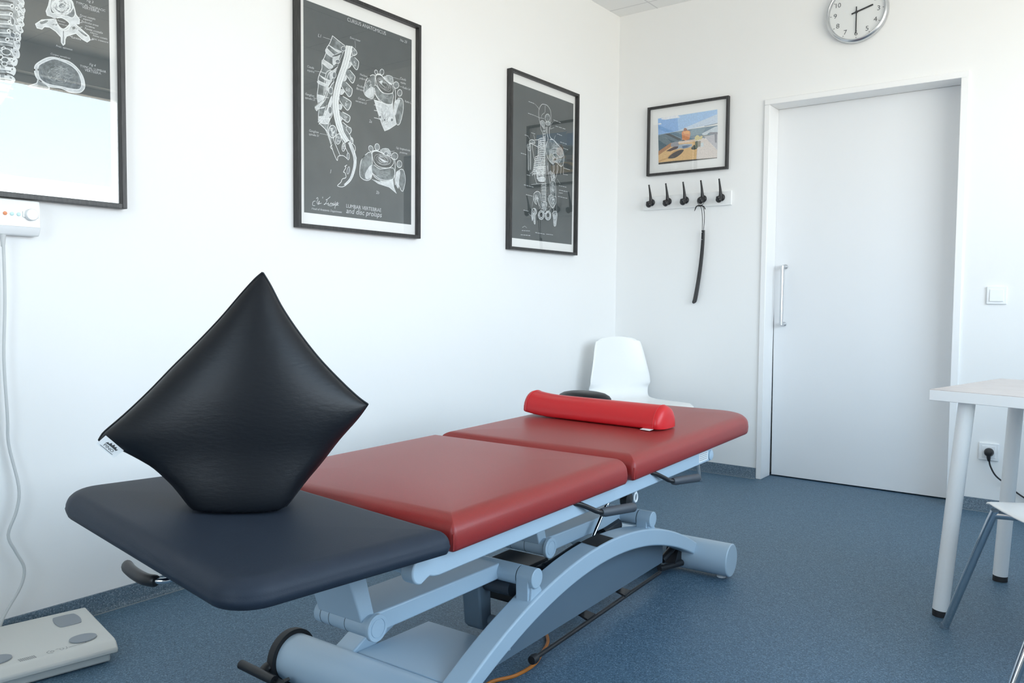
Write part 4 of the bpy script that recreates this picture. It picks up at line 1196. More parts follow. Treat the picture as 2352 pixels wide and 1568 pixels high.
s1.8,0;-35,-52 -30,-61 -15,-48 -8,-52 -9,-63
s1.6,1;-185,-506 -192,-525 -180,-530 -189,-530 -181,-530
s1.6,1;-191,-498 -180,-499 -182,-486 -172,-472 -173,-470
s1.6,1;-176,-476 -183,-467 -188,-474 -195,-469 -199,-473
s1.6,1;-194,-516 -184,-501 -178,-488 -183,-475 -184,-469
s1.6,1;-196,-483 -193,-491 -196,-488 -202,-494 -191,-494
s1.6,1;-171,-494 -178,-504 -171,-488 -168,-496 -176,-513
s1.6,1;-195,-519 -203,-517 -195,-515 -204,-513 -201,-493
s1.6,1;209,-515 203,-512 193,-514 201,-516 196,-508
s1.6,1;202,-486 216,-508 228,-493 214,-479 215,-498
s1.6,1;223,-477 211,-488 207,-476 205,-469 209,-466
s1.6,1;219,-511 206,-506 215,-516 227,-508 231,-501
s1.6,1;217,-520 228,-502 225,-488 236,-487 228,-486
s1.6,1;219,-499 212,-488 205,-479 208,-491 217,-512
s1.6,1;225,-486 229,-476 236,-484 235,-491 238,-511
s1.6,1;-216,-500 -209,-427 -183,-332
s1.6,1;253,-457 247,-382 235,-287
l2.6,1;-353,-220 -318,-221
l2.6,1;-309,-222 -274,-222
l2.6,1;-265,-223 -230,-224
l2.6,1;-221,-224 -185,-225
l2.6,1;-316,-315 -294,-316
l2.6,1;-288,-317 -265,-318
l2.6,1;-259,-318 -236,-319
l2.6,1;-231,-319 -207,-320
l2.6,1;-357,-478 -340,-478
l2.6,1;-336,-479 -318,-480
l2.6,1;-314,-480 -296,-481
l2.6,1;-292,-481 -274,-482
l2.6,1;286,-152 317,-152
l2.6,1;325,-152 356,-152
l2.6,1;364,-152 396,-152
l2.6,1;404,-152 436,-152
l2.6,1;292,-200 327,-199
l2.6,1;336,-199 371,-199
l2.6,1;380,-199 416,-199
l2.6,1;425,-199 461,-198
l2.6,1;287,-230 304,-229
l2.6,1;308,-229 325,-228
l2.6,1;329,-228 346,-227
l2.6,1;350,-227 367,-226
l2.6,1;273,-269 312,-270
l2.6,1;321,-270 360,-271
l2.6,1;369,-271 408,-272
l2.6,1;418,-272 457,-272
l2.6,1;-307,-113 -295,-113
l2.6,1;-292,-113 -279,-113
l2.6,1;-276,-113 -264,-113
l2.6,1;-261,-113 -248,-113
l2.6,1;380,49 406,49
l2.6,1;412,48 438,48
l2.6,1;445,47 471,47
l2.6,1;477,46 504,46
l2.6,1;376,-19 394,-18
l2.6,1;399,-18 417,-17
l2.6,1;421,-17 439,-16
l2.6,1;444,-16 462,-15
l2.6,1;-384,-689 -355,-687
l2.6,1;-347,-687 -318,-686
l2.6,1;-310,-686 -280,-684
l2.6,1;-273,-684 -243,-683
l2.6,1;-401,-733 -366,-732
l2.6,1;-357,-732 -322,-731
l2.6,1;-314,-731 -279,-730
l2.6,1;-270,-730 -234,-729
l2.6,1;-145,-691 -109,-692
l2.6,1;-100,-693 -63,-694
l2.6,1;-54,-694 -17,-695
l2.6,1;-8,-695 29,-696
l2.6,1;57,-693 84,-693
l2.6,1;90,-693 117,-693
l2.6,1;123,-693 150,-693
l2.6,1;157,-693 184,-694
l1.6,1;-226,-203 -37,-167
l1.6,1;255,-86 315,-132
l1.6,1;-376,-657 -333,-639 -297,-656
l1.6,1;-246,-95 -175,-42
l1.6,1;-269,-505 -211,-531
''',
}
TXT = {'p1': [('Fig 3', 1, 216.6, 144.8, 19.3, 0), ('TYPICAL THORACIC', 1, 186.0, 130.3, 85.0, 0), ('VERTEBRA', 1, 202.9, 122.1, 50.2, 0), ('Fovea costalis', 1, 196.8, 97.8, 44.2, 0), ('superior', 1, 205.2, 90.2, 26.9, 0), ('Pediculus arcus', 1, 200.3, 81.1, 49.2, 0), ('vertebrae', 1, 211.5, 72.2, 27.1, 0), ('Fovea costalis', 1, 209.5, 62.7, 52.5, 0), ('inferior', 1, 224.7, 55.7, 23.4, 0), ('Fovea costalis', 1, 233.4, 49.2, 42.4, 0), ('proc. transversi', 1, 229.3, 39.8, 49.3, 0), ('Lamina', 1, 172.1, 27.7, 26.3, 0), ('Proc. spinosus', 1, 128.2, -7.9, 45.1, 0), ('Corpus vertebrae', 1, 113.3, -34.1, 53.9, 0), ('Fig 4', 1, 221.3, -38.7, 18.4, 0), ('TYPICAL LUMBAR', 1, 194.3, -50.1, 75.9, 0), ('VERTEBRA', 1, 207.5, -58.6, 47.7, 0), ('Foramen', 1, 134.1, 65.5, 21.0, 0), ('vertebrale', 1, 136.7, 57.7, 23.8, 0)], 'p2': [('CURSUS ANATOMICUS', 1, -73.7, 370.7, 207.8, 0), ('No 23', 1, 216.8, 368.5, 39.8, 0), ('L1', 1, -218.2, 272.1, 14.9, 0), ('Dura mater', 1, -60.2, 307.6, 55.3, 0), ('Cauda', 1, -269.2, 146.3, 30.6, 0), ('equina', 1, -269.2, 132.6, 32.1, 0), ('Ganglion', 1, -279.0, 42.8, 41.5, 0), ('spinale L5', 1, -280.5, 29.3, 47.4, 0), ('Ganglion', 1, -261.5, -89.6, 44.2, 0), ('spinale S1', 1, -263.0, -102.4, 47.2, 0), ('Nucleus', 1, -8.2, 176.3, 38.3, 0), ('pulposus', 1, -10.7, 162.1, 40.8, 0), ('Anulus', 1, -23.9, 129.4, 37.2, 0), ('fibrosus', 1, -27.1, 116.4, 40.5, 0), ('Corpus', 1, -17.3, 80.5, 35.7, 0), ('vertebrae L3', 1, -31.3, 67.6, 58.0, 0), ('Cauda', 1, 217.3, 210.6, 34.3, 0), ('equina', 1, 220.1, 195.5, 29.7, 0), ('Radix L4', 1, 231.3, 176.3, 46.8, 0), ('Radix L5', 1, 245.4, 121.4, 44.3, 0), ('Lig. longitudinale', 1, 195.3, -81.8, 82.0, 0), ('posterius', 1, 215.5, -96.9, 44.8, 0), ('2a', 1, 41.1, -0.7, 15.3, 0), ('1', 1, -161.0, -231.9, 5.4, 0), ('2b', 1, 79.9, -283.4, 17.4, 0), ('Head of Anatomic Department', 1, -251.0, -379.8, 148.3, 0), ('LUMBAR VERTEBRAE', 1, -80.3, -355.7, 189.2, 0), ('and disc prolaps', 1, -80.3, -377.4, 192.7, 0)], 'p3': []}
SEASIDE = [
('sky','-376,262 357,276 363,114 204,106 -366,74'),
('skyL','-376,262 -128,268 -110,91 -366,74'),
('cloud','-335,257 -226,270 -138,270 -98,242 -157,239 -225,239 -285,239'),
('cloud','-369,205 -339,206 -326,193 -359,192'),
('haze','-115,92 358,220 363,114 204,106'),
('sea','-366,74 39,91 363,95 371,-26 202,-33 -357,-118'),
('seaD','-366,58 -281,76 -222,69 -64,-20 -190,-51 -357,-118'),
('seaL','-361,58 -266,33 -190,-38 -254,-57 -360,13'),
('black','-281,76 -222,73 -64,-12 -108,-18'),
('seaM','40,82 153,90 223,77 178,22 41,12'),
('foam','178,22 247,49 364,86 367,17 271,24 225,-1'),
('land','204,106 363,119 363,112 213,100'),
('deck','202,-7 370,0 377,-182 325,-133 249,-56'),
('rail','271,29 367,19 370,-5 271,5'),
('rail','331,0 359,-3 359,-98 338,-93'),
('grass','56,1 248,5 285,-8 108,-18'),
('tableR','-107,-33 202,-26 249,-56 377,-182 378,-259 208,-260 113,-255 92,-125'),
('table','-360,-118 -190,-38 -107,-38 90,-33 125,-133 118,-255 -176,-249 -355,-250'),
('tableD','-360,-118 -200,-36 -194,-77 -357,-164'),
('wood','-355,-227 -251,-201 -149,-127 -110,-126 -236,-216 -355,-245'),
('tableL','-112,-42 99,-28 109,-49 62,-56 -107,-56'),
('shadow','-236,-207 -187,-167 -110,-135 -47,-131 -42,-147 -80,-183 -147,-216 -216,-216'),
('shadow2','-262,-126 -208,-103 -150,-82 -87,-89 -130,-115 -208,-134'),
('glassp','-204,-58 -190,-38 -151,-31 -112,-37 -102,-65 -82,-89 -150,-86 -194,-86'),
('glassq','-102,-69 -24,-69 62,-78 63,-105 15,-117 -42,-122 -86,-111 -149,-127 -111,-104'),
('glassd','-62,-91 14,-82 53,-91 6,-112 -47,-120'),
('dark','53,-121 91,-90 110,-123 125,-138 92,-147 59,-140'),
('bottle','100,-56 132,-51 134,-130 101,-131'),
('bottle2','133,-56 168,-55 165,-120 134,-121'),
('lemon','94,-12 117,12 145,4 156,-32 123,-46 101,-35'),
('lemon','146,-22 174,1 188,-14 170,-42'),
('cloth','168,-81 199,-76 204,-120 172,-125'),
('person','-68,68 -47,84 1,82 35,69 41,38 30,-22 -20,-32 -59,-21'),
('personL','-51,71 -13,75 30,66 26,35 -36,47'),
('head','-42,85 -42,105 -28,112 -9,103 -1,85 -23,76'),
('black','-64,-25 -40,-19 -20,-32 -59,-32'),
('edge','-355,-252 -176,-249 94,-255 383,-262 383,-269 104,-269 -175,-276 -354,-279'),
]
# ------------------------------------------------------------------ framed pictures
def parse_art(txt):
    out = []
    for ln in txt.split('\n'):
        if not ln: continue
        h_, c_ = ln[1:].split(';'); w_, t_ = h_.split(',')
        out.append((ln[0], float(w_), int(t_), [tuple(float(q) / 2000.0 for q in p.split(',')) for p in c_.split(' ')]))
    return out

def frame_parts(t, w, h, fw, dep, f, pane_mat):
    # f(s, z, d): local frame coordinates -> thing-local 3-D; d = distance from the wall
    fr = MB()
    for s0, s1, z0, z1 in ((-w / 2, -w / 2 + fw, -h / 2, h / 2), (w / 2 - fw, w / 2, -h / 2, h / 2), (-w / 2 + fw, w / 2 - fw, h / 2 - fw, h / 2), (-w / 2 + fw, w / 2 - fw, -h / 2, -h / 2 + fw)):
        c = [f(a, b, d) for d in (0.001, dep) for a, b in ((s0, z0), (s1, z0), (s1, z1), (s0, z1))]
        i = fr.add(c)
        for q in ((3, 2, 1, 0), (4, 5, 6, 7), (0, 1, 5, 4), (1, 2, 6, 5), (2, 3, 7, 6), (3, 0, 4, 7)): fr.face([i[k] for k in q])
    fr.build('frame', M['frame'], t, bevel=0.0012)
    a, b = w / 2 - fw, h / 2 - fw
    pp = MB(); c = [f(x, z, d) for d in (0.002, 0.010) for x, z in ((-a, -b), (a, -b), (a, b), (-a, b))]; i = pp.add(c)
    for q in ((3, 2, 1, 0), (4, 5, 6, 7), (0, 1, 5, 4), (1, 2, 6, 5), (2, 3, 7, 6), (3, 0, 4, 7)): pp.face([i[k] for k in q])
    pp.build('mat_board', M['paper'], t)
    g = MB(); g.face(g.add([f(x, z, 0.0175) for x, z in ((-a, -b), (a, -b), (a, b), (-a, b))])); g.build('glass_pane', pane_mat, t)

def poster(key, name, y, z, w, h, pan, label, tilt=0.0):
    t = thing(name, (0, y, z), 0, label, 'framed poster', 'framed anatomy posters')
    t.rotation_euler = (0, 0, tilt)
    f = lambda s, zz, d: (d, s, zz)
    frame_parts(t, w, h, 0.0145, 0.031, f, M['glass'])
    art = MB(); dd = 0.0104
    art.face(art.add([f(s, q, 0.0103) for s, q in ((pan[0], pan[2]), (pan[1], pan[2]), (pan[1], pan[3]), (pan[0], pan[3]))]), 6)
    for k, wd, tone, pts in parse_art(ART[key]):
        dd += 0.000004
        g = lambda s, q: f(min(max(s, pan[0]), pan[1]), min(max(q, pan[2]), pan[3]), dd)
        if k in 'fg':
            et = tone // 10; tn = tone % 10
            q = crom(pts, True, 3) if k == 'f' else pts
            art.face(art.add([g(*u) for u in q]), tn)
            if wd:
                dd += 0.000004; ribbon(art, list(q) + [q[0], q[1]], wd / 1000, g, et)
        else:
            q = crom(pts, k == 'c', 4) if k in 'sc' else pts
            if k == 'c': q = list(q) + [q[0]]
            ribbon(art, q, wd / 1000, g, tone)
    tx = art; dd = 0.0126
    for s_, tone, x0, y0, wid, hh in TXT[key]:
        caps = s_.isupper() and len(s_) > 3
        v, fc = text2d(s_, wid / 1000.0, None, 0.0 if caps else 0.22)
        i = tx.add([f(x0 / 1000 + a, y0 / 1000 - 0.004 + b, dd) for a, b in v])
        for q in fc: tx.face([i[k] for k in q], tone)
    art.build('print', TONES + [M['panel']], t)
    return t

poster('p2', 'framed_poster', -2.0865, 1.6885, 0.654, 0.912, (-0.285, 0.288, -0.3975, 0.3885), 'black framed poster of a curved white lumbar spine and two disc drawings')
poster('p3', 'framed_poster', -0.8015, 1.671, 0.627, 0.892, (-0.275, 0.282, -0.387, 0.390), 'black framed poster of a standing skeleton back view, nearest the room corner')
poster('p1', 'framed_poster', -3.378, 1.692, 0.640, 0.912, (-0.285, 0.283, -0.3925, 0.3885), 'black framed vertebrae poster cut by the left edge, washed out by a window reflection')

# seaside photograph on the back wall
SEACOL = dict(sky=(0.36, 0.56, 0.82), skyL=(0.24, 0.44, 0.76), cloud=(0.78, 0.80, 0.84), haze=(0.58, 0.68, 0.80), sea=(0.17, 0.26, 0.33), seaD=(0.10, 0.16, 0.20), seaL=(0.18, 0.24, 0.27),
  seaM=(0.24, 0.34, 0.40), foam=(0.56, 0.63, 0.68), land=(0.22, 0.26, 0.32), deck=(0.52, 0.52, 0.55), rail=(0.26, 0.27, 0.31), grass=(0.28, 0.30, 0.30), tableR=(0.70, 0.64, 0.60),
  table=(0.74, 0.50, 0.25), tableD=(0.48, 0.26, 0.14), wood=(0.62, 0.38, 0.18), tableL=(0.76, 0.62, 0.50), shadow=(0.10, 0.09, 0.09), shadow2=(0.12, 0.09, 0.10), glassp=(0.36, 0.36, 0.40), glassq=(0.40, 0.48, 0.56), glassd=(0.16, 0.22, 0.33),
  dark=(0.05, 0.07, 0.07), bottle=(0.18, 0.21, 0.17), bottle2=(0.30, 0.27, 0.22), lemon=(0.66, 0.58, 0.28), cloth=(0.62, 0.70, 0.72), person=(0.68, 0.28, 0.12), personL=(0.80, 0.42, 0.16), head=(0.34, 0.17, 0.12), black=(0.04, 0.05, 0.06), edge=(0.06, 0.055, 0.05))
t = thing('framed_photograph', (0.4575, 0, 1.9095), 0, 'black framed seaside photograph with wide white border above the coat hooks', 'framed picture')
f = lambda s, zz, d: (s, -d, zz)
frame_parts(t, 0.498, 0.400, 0.0135, 0.026, f, M['glass'])
ph = MB(); names = []; dd = 0.0103
for nm, c in SEASIDE:
    if nm not in names: names.append(nm)
    dd += 0.00003; pts = [tuple(float(q) / 2000 for q in p.split(',')) for p in c.split(' ')]
    sm = nm in ('cloud', 'shadow', 'head', 'lemon', 'foam')
    q = crom(pts, True, 3) if sm else pts
    ph.face(ph.add([f(min(max(a, -0.1868), 0.184), min(max(b, -0.136), 0.1355), dd) for a, b in q]), names.index(nm))
ph.build('print', [mat('photo_' + nm, SEACOL[nm], 0.5, noise=(160, tuple(min(1, q * 1.18) for q in SEACOL[nm]), 0.35, 0.65)) for nm in names], t)

# ------------------------------------------------------------------ wall clock
t = thing('wall_clock', (1.366, 0, 2.424), 0, 'round steel wall clock above the door showing half past two', 'clock')
c = MB(); c.lathe([(0.132, 0.001), (0.147, 0.004), (0.150, 0.018), (0.149, 0.030), (0.144, 0.038), (0.137, 0.040), (0.133, 0.036), (0.131, 0.030), (0.131, 0.024)], (0, 0, 0), (0, -1, 0), 64)
c.build('case', M['steel'], t, smooth=True, ang=60)
nm = MB(); nm.lathe([(0.1305, 0.0242), (0.1305, 0.0252)], (0, 0, 0), (0, -1, 0), 64)
for k in range(1, 13):
    a = R(90 - 30 * k); v, fc = text2d(str(k), None, 0.024, center=True)
    if k == 10 or k == 11 or k == 12: v = [(x * 0.92, y) for x, y in v]
    i = nm.add([(0.103 * math.cos(a) + x * 1.08, -0.0258, 0.103 * math.sin(a) + y) for x, y in v])
    for q in fc: nm.face([i[j] for j in q], 1)
    ribbon(nm, [(0.121 * math.cos(a), 0.121 * math.sin(a)), (0.127 * math.cos(a), 0.127 * math.sin(a))], 0.0026, lambda x, z: (x, -0.0258, z), 1)
nm.build('dial', [mat('dial_white', (0.80, 0.82, 0.82), 0.6), mat('dial_ink', (0.075, 0.085, 0.09), 0.6)], t)
def hand(nme, ang, l0, l1, w, d):
    a = R(90 - ang); dx, dz = math.cos(a), math.sin(a); k = MB()
    k.prism([(-l0 * dx - dz * w / 2, -d, -l0 * dz + dx * w / 2), (-l0 * dx + dz * w / 2, -d, -l0 * dz - dx * w / 2), (l1 * dx + dz * w / 2, -d, l1 * dz - dx * w / 2), (l1 * dx - dz * w / 2, -d, l1 * dz + dx * w / 2)], (0, -0.0012, 0))
    k.cyl((0, -d, 0), (0, -d - 0.0015, 0), w * 0.95); k.build(nme, M['black'], t)
hand('hour_hand', 75, 0.024, 0.080, 0.0075, 0.0285); hand('minute_hand', 180, 0.026, 0.106, 0.0052, 0.0305)
cg = MB(); cg.lathe([(0.1305, 0.0345), (0.09, 0.0365), (0.0, 0.0372)], (0, 0, 0), (0, -1, 0), 48, cap=False); cg.build('cover_glass', M['wglass'], t, smooth=True)

# ------------------------------------------------------------------ coat rack with five hooks
t = thing('coat_rack', (0.4595, 0, 1.549), 0, 'white wooden wall rail with five black coat hooks beside the door', 'coat rack')
MB().bb(-0.272, 0.272, -0.016, -0.0005, -0.039, 0.041).build('back_board', M['white_lacq'], t, bevel=0.003)
hk = MB()
hk.lathe([(0.0, 0.0), (0.019, 0.0), (0.021, 0.004), (0.0195, 0.009), (0.013, 0.012), (0.0, 0.013)], (0, -0.0155, 0.004), (0, -1, 0), 20)
hk.tube(crom([(0, -0.024, 0.004), (0, -0.040, 0.000), (0, -0.052, -0.006), (0, -0.062, -0.004), (0, -0.067, 0.006)], False, 4), [0.0125] * 8 + [0.0125] * 4 + [0.0125, 0.0125, 0.012, 0.011, 0.009], 12)
hk.lathe([(0.0, 0), (0.010, 0.001), (0.0165, 0.008), (0.0165, 0.016), (0.010, 0.023), (0, 0.024)], (0, -0.046, -0.007), (0.0, -0.9, -0.45), 14)
hp = crom([(0, -0.030, 0.006), (0, -0.034, 0.030), (0, -0.043, 0.062), (0, -0.056, 0.098)], False, 5)
hk.tube(hp, [0.0115 - 0.0075 * (i / (len(hp) - 1)) ** 0.8 for i in range(len(hp))], 10)
hk.lathe([(0, -0.005), (0.0042, -0.003), (0.0052, 0.0), (0.0042, 0.003), (0, 0.005)], (0, -0.0565, 0.100), (0, 0, 1), 10)
h0 = hk.build('hook', M['black'], t, smooth=True, ang=70); h0.location = (-0.2155, 0, 0)
for i in range(1, 5):
    q = h0.copy(); COL.objects.link(q); q.parent = t; q.location = (-0.2155 + 0.1078 * i, 0, 0)

# shoehorn hanging from the fourth hook by a cord
hx = 0.4595 - 0.2155 + 0.1078 * 3
t = thing('shoehorn', (hx, -0.045, 1.55), 0, 'long black shoehorn hanging by a cord loop from a coat hook', 'shoehorn')
k = MB()
rg = [(0.0208 * math.cos(q * PI / 10), -0.008 - 0.004 * math.sin(q * PI / 10), -0.0125 + 0.0225 * math.sin(q * PI / 10)) for q in range(20)]
k.tube(rg + [rg[0], rg[1]], 0.0014, 8)
k.tube(crom([(0.000, -0.010, -0.038), (0.004, -0.004, -0.06), (0.007, 0.004, -0.11), (0.006, 0.008, -0.198)], False, 5), 0.0017, 8)
k.tube(crom([(0.010, -0.010, -0.038), (0.018, -0.004, -0.06), (0.019, 0.004, -0.11), (0.012, 0.008, -0.198)], False, 5), 0.0017, 8)
k.tube(crom([(-0.010, -0.014, -0.039), (-0.024, -0.012, -0.043), (-0.037, -0.006, -0.066)], False, 5), [0.0036] * 6 + [0.0034, 0.003, 0.0026, 0.002, 0.0015], 8)
k.tube(crom([(0.010, -0.012, -0.042), (0.020, -0.008, -0.045), (0.026, -0.004, -0.060)], False, 5), 0.0028, 8)
k.tube(crom([(-0.014, -0.014, -0.038), (0.0, -0.016, -0.0405), (0.014, -0.014, -0.038)], False, 5), 0.0042, 8)
k.build('cord', M['black'], t, smooth=True)
b = MB(); N = 16; rows = []
for i in range(N + 1):
    s_ = i / N; z_ = -0.175 - 0.415 * s_; x_ = 0.010 - 0.050 * s_ ** 1.5 ; w_ = 0.0095 + 0.0035 * s_; y_ = 0.010 + 0.012 * math.sin(s_ * 2.2)
    rows.append([(x_ + w_ * q, y_ - 0.006 * (1 - q * q) * (0.4 + s_), z_ + (0.010 * (q * q) if i == N else 0)) for q in (-1, -0.6, 0, 0.6, 1)])
fr_ = [b.add(r_) for r_ in rows]; bk_ = [b.add([(x, y + 0.003, z) for x, y, z in r_]) for r_ in rows]
for i in range(N):
    b.quad_ring(fr_[i], fr_[i + 1], 0, False); b.quad_ring(bk_[i + 1], bk_[i], 0, False)
    b.face((fr_[i][0], fr_[i + 1][0], bk_[i + 1][0], bk_[i][0])); b.face((fr_[i][4], bk_[i][4], bk_[i + 1][4], fr_[i + 1][4]))
for i in (0, N): b.quad_ring(fr_[i], bk_[i], 0, False)
b.build('blade', mat('shoehorn_black', (0.025, 0.026, 0.028), 0.25), t, smooth=True)
for z_ in (-0.187, -0.228): MB().cyl((0.0085, 0.006, z_), (0.0085, -0.003, z_), 0.0022, n=10).build('rivet', M['steel'], t)

# ------------------------------------------------------------------ switch, socket, plug
t = thing('light_switch', (2.0155, 0, 1.012), 0, 'white square light switch on the wall right of the door', 'light switch')
MB().bb(-0.041, 0.041, -0.010, -0.0005, -0.041, 0.041).build('plate', M['white_plastic'], t, bevel=0.003)
rk = MB(); rk.prism([(-0.0275, -0.009, -0.0275), (-0.0275, -0.016, -0.0275), (-0.0275, -0.013, 0.0275), (-0.0275, -0.009, 0.0275)], (0.055, 0, 0)); rk.build('rocker', M['white_plastic'], t, bevel=0.001)
t = thing('power_socket', (2.008, 0, 0.283), 0, 'white square wall socket with a black plug in it, behind the table leg', 'socket')
MB().bb(-0.041, 0.041, -0.010, -0.0005, -0.041, 0.041).build('plate', M['white_plastic'], t, bevel=0.003)
MB().bb(-0.0275, 0.0275, -0.0125, -0.0095, -0.0275, 0.0275).build('insert', M['white_plastic'], t, bevel=0.001)
t = thing('power_cable', (2.010, -0.0125, 0.282), 0, 'black plug and lead running from the wall socket behind the table', 'power cable')
pg = MB(); pg.lathe([(0.020, 0.0005), (0.0205, 0.006), (0.0190, 0.018), (0.0150, 0.026), (0.006, 0.029), (0, 0.029)], (0, 0, 0), (0, -1, 0), 24)
pg.tube(crom([(0, -0.016, -0.008), (0.001, -0.017, -0.026), (0.003, -0.016, -0.040)], False, 4), [0.0095] * 3 + [0.0085] * 2 + [0.007] * 2 + [0.0055, 0.005], 12)
pg.build('plug', M['black'], t, smooth=True)
lead = [(0.003, -0.016, -0.036), (0.010, -0.016, -0.065), (0.032, -0.012, -0.105), (0.075, -0.006, -0.140), (0.150, 0.000, -0.195), (0.30, -0.02, -0.262), (0.50, -0.06, -0.2775), (0.75, -0.12, -0.2785)]
MB().tube(crom(lead, False, 6), 0.0036, 10).build('lead', M['black'], t, smooth=True)

# ------------------------------------------------------------------ scale display on the left wall, its cable, and the floor scale
t = thing('scale_display', (0, -3.311, 1.184), 0, 'white control box with a round knob and orange lamp under the cut off poster', 'control box')
k = MB(); k.prism([(0.0005, 0, -0.050), (0.030, 0, -0.050), (0.042, 0, -0.030), (0.042, 0, 0.030), (0.036, 0, 0.047), (0.0005, 0, 0.047)], (0, -0.30, 0)); k.build('housing', M['white_plastic'], t, bevel=0.004)
MB().prism([(0.0415, -0.002, -0.027), (0.043, -0.004, -0.026), (0.043, -0.004, 0.027), (0.0415, -0.002, 0.028)], (0, -0.29, 0)).build('front_panel', M['white_gloss'], t)
k = MB(); k.lathe([(0.0165, 0.0), (0.0165, 0.010), (0.0145, 0.013), (0, 0.0135)], (0.0425, -0.0275, 0.008), (1, 0, 0), 28); k.box((0.0445, -0.0275, 0.008), (0.004, 0.042, 0.016)); k.build('knob', M['white_plastic'], t, smooth=True)
for y_, mm in ((-0.0925, 'lamp_red'), (-0.0755, 'lamp_teal'), (-0.0585, 'lamp_teal'), (-0.125, 'lamp_teal')):
    MB().lathe([(0.0052, 0), (0.0052, 0.002), (0.003, 0.0034), (0, 0.0036)], (0.0428, y_, 0.0065), (1, 0, 0), 16).build('lamp', M[mm], t, smooth=True)
t = thing('cable', (0.03, -3.405, 1.134), 0, 'pale grey cable hanging down the wall from the control box to the scale', 'cable')
cp = [(0, 0, 0), (0.0, 0.001, -0.03), (-0.004, 0.003, -0.18), (-0.006, -0.002, -0.34), (-0.004, 0.003, -0.50), (-0.008, 0.006, -0.58), (0.0, 0.026, -0.70), (0.004, 0.018, -0.765), (0.002, -0.004, -0.830), (0.008, 0.012, -0.88), (0.012, 0.031, -0.93), (0.014, 0.02, -0.98), (0.008, -0.02, -1.05), (0.006, -0.040, -1.105), (0.006, -0.056, -1.128)]
k = MB(); k.tube(crom(cp, False, 5), 0.0042, 10); k.build('lead', M['cable'], t, smooth=True)
MB().tube([(0, 0, -0.034), (0, 0, -0.006), (0, 0, 0.0)], [0.0048, 0.0075, 0.0075], 12).build('strain_relief', M['cable'], t, smooth=True)

t = thing('body_scale', (0.09, -3.232, 0), math.atan2(-0.18, 0.983), 'cream floor scale with grey electrode plates against the left wall', 'scale')
SD, SW = 0.306, 0.328
k = MB(); k.bb(0.012, SD - 0.016, -SW + 0.014, -0.014, 0.002, 0.034); k.build('base', M['cream'], t, bevel=0.006)
k = MB(); k.prism([(0.0, 0, 0.030), (SD, 0, 0.027), (SD + 0.001, 0, 0.040), (SD - 0.016, 0, 0.055), (SD - 0.03, 0, 0.0585), (0.004, 0, 0.062), (0, 0, 0.056)], (0, -SW, 0)); pf = k
def plate(pts):
    k = MB(); q = crom(pts, True, 4)
    zf = lambda x: 0.062 - (0.0035) * (x / (SD - 0.03)) if x < SD - 0.03 else 0.0585
    k.prism([(x, y, 0.0598) for x, y in q], (0, 0, 0.0030)); return k.build('electrode', M['pad_steel'], t, smooth=True, ang=30)
rr = [(-0.042, -0.020), (-0.030, -0.029), (0.0, -0.032), (0.030, -0.029), (0.042, -0.020), (0.042, 0.020), (0.030, 0.029), (0.0, 0.032), (-0.030, 0.029), (-0.042, 0.020)]
el = [(0.027 * math.cos(i * PI / 5), 0.033 * math.sin(i * PI / 5)) for i in range(10)]
for y_ in (-0.066, -0.262):
    plate([(0.076 + x, y_ + y) for x, y in rr]); plate([(0.233 + x, y_ + y) for x, y in el])
k = pf; g = lambda x, y: (x, y, 0.0624 - 0.0035 * (x - 0.004) / 0.272)
for j in range(3):
    for i in range(9):
        ribbon(k, [(0.262 + j * 0.0062, -0.222 + i * 0.0042 + j * 0.001), (0.262 + j * 0.0062, -0.2192 + i * 0.0042 + j * 0.001)], 0.0042, g, 1)
for q in ([(0.254, -0.150), (0.262, -0.158), (0.272, -0.154), (0.276, -0.146)], [(0.258, -0.146), (0.264, -0.150), (0.270, -0.146), (0.264, -0.142), (0.258, -0.146)], [(0.256, -0.136), (0.258, -0.130)], [(0.258, -0.126), (0.264, -0.128), (0.270, -0.124), (0.264, -0.119), (0.258, -0.122)], [(0.256, -0.112), (0.266, -0.112), (0.272, -0.116)], [(0.264, -0.108), (0.264, -0.070), (0.258, -0.066)]):
    ribbon(k, crom(q, False, 3), 0.0013, g, 1)
k.build('platform', [M['cream'], M['ink2']], t, bevel=0.004)
# ------------------------------------------------------------------ treatment couch (local x across, y towards the head end)
CT = 0.0385
couch = thing('treatment_couch', (1.1555, -2.5126, 0), CT, 'low height adjustable couch with dark red seat and head pads and slate grey foot pad', 'treatment couch')
P3 = lambda u, v, w: (v, u, w)      # along, across, up -> local x, y, z
def rrect(x0, x1, y0, y1, rad, n=8, inset=0.0):
    # rad: (x1y0, x1y1, x0y1, x0y0)
    x0 += inset; x1 -= inset; y0 += inset; y1 -= inset; out = []
    for (cx_, cy_, a0), r in zip((((x1, y0, -90)), (x1, y1, 0), (x0, y1, 90), (x0, y0, 180)), rad):
        r = max(r - inset, 0.0015)
        sx_ = -1 if cx_ == x1 else 1; sy_ = 1 if cy_ == y0 else -1
        ccx, ccy = cx_ + sx_ * r, cy_ + sy_ * r
        for k in range(n + 1):
            a = R(a0 + 90 * k / n); out.append((ccx + r * math.cos(a), ccy + r * math.sin(a)))
    return out
def pad_mesh(x0, x1, y0, y1, rad, th, prof, tf=lambda p: p):
    mb = MB(); prev = None
    for ins, z in prof:
        ring = mb.add([tf((x, y, z)) for x, y in rrect(x0, x1, y0, y1, rad, 8, ins)])
        if prev: mb.quad_ring(prev, ring)
        else: mb.face(ring[::-1])
        prev = ring
    mb.face(prev); return mb
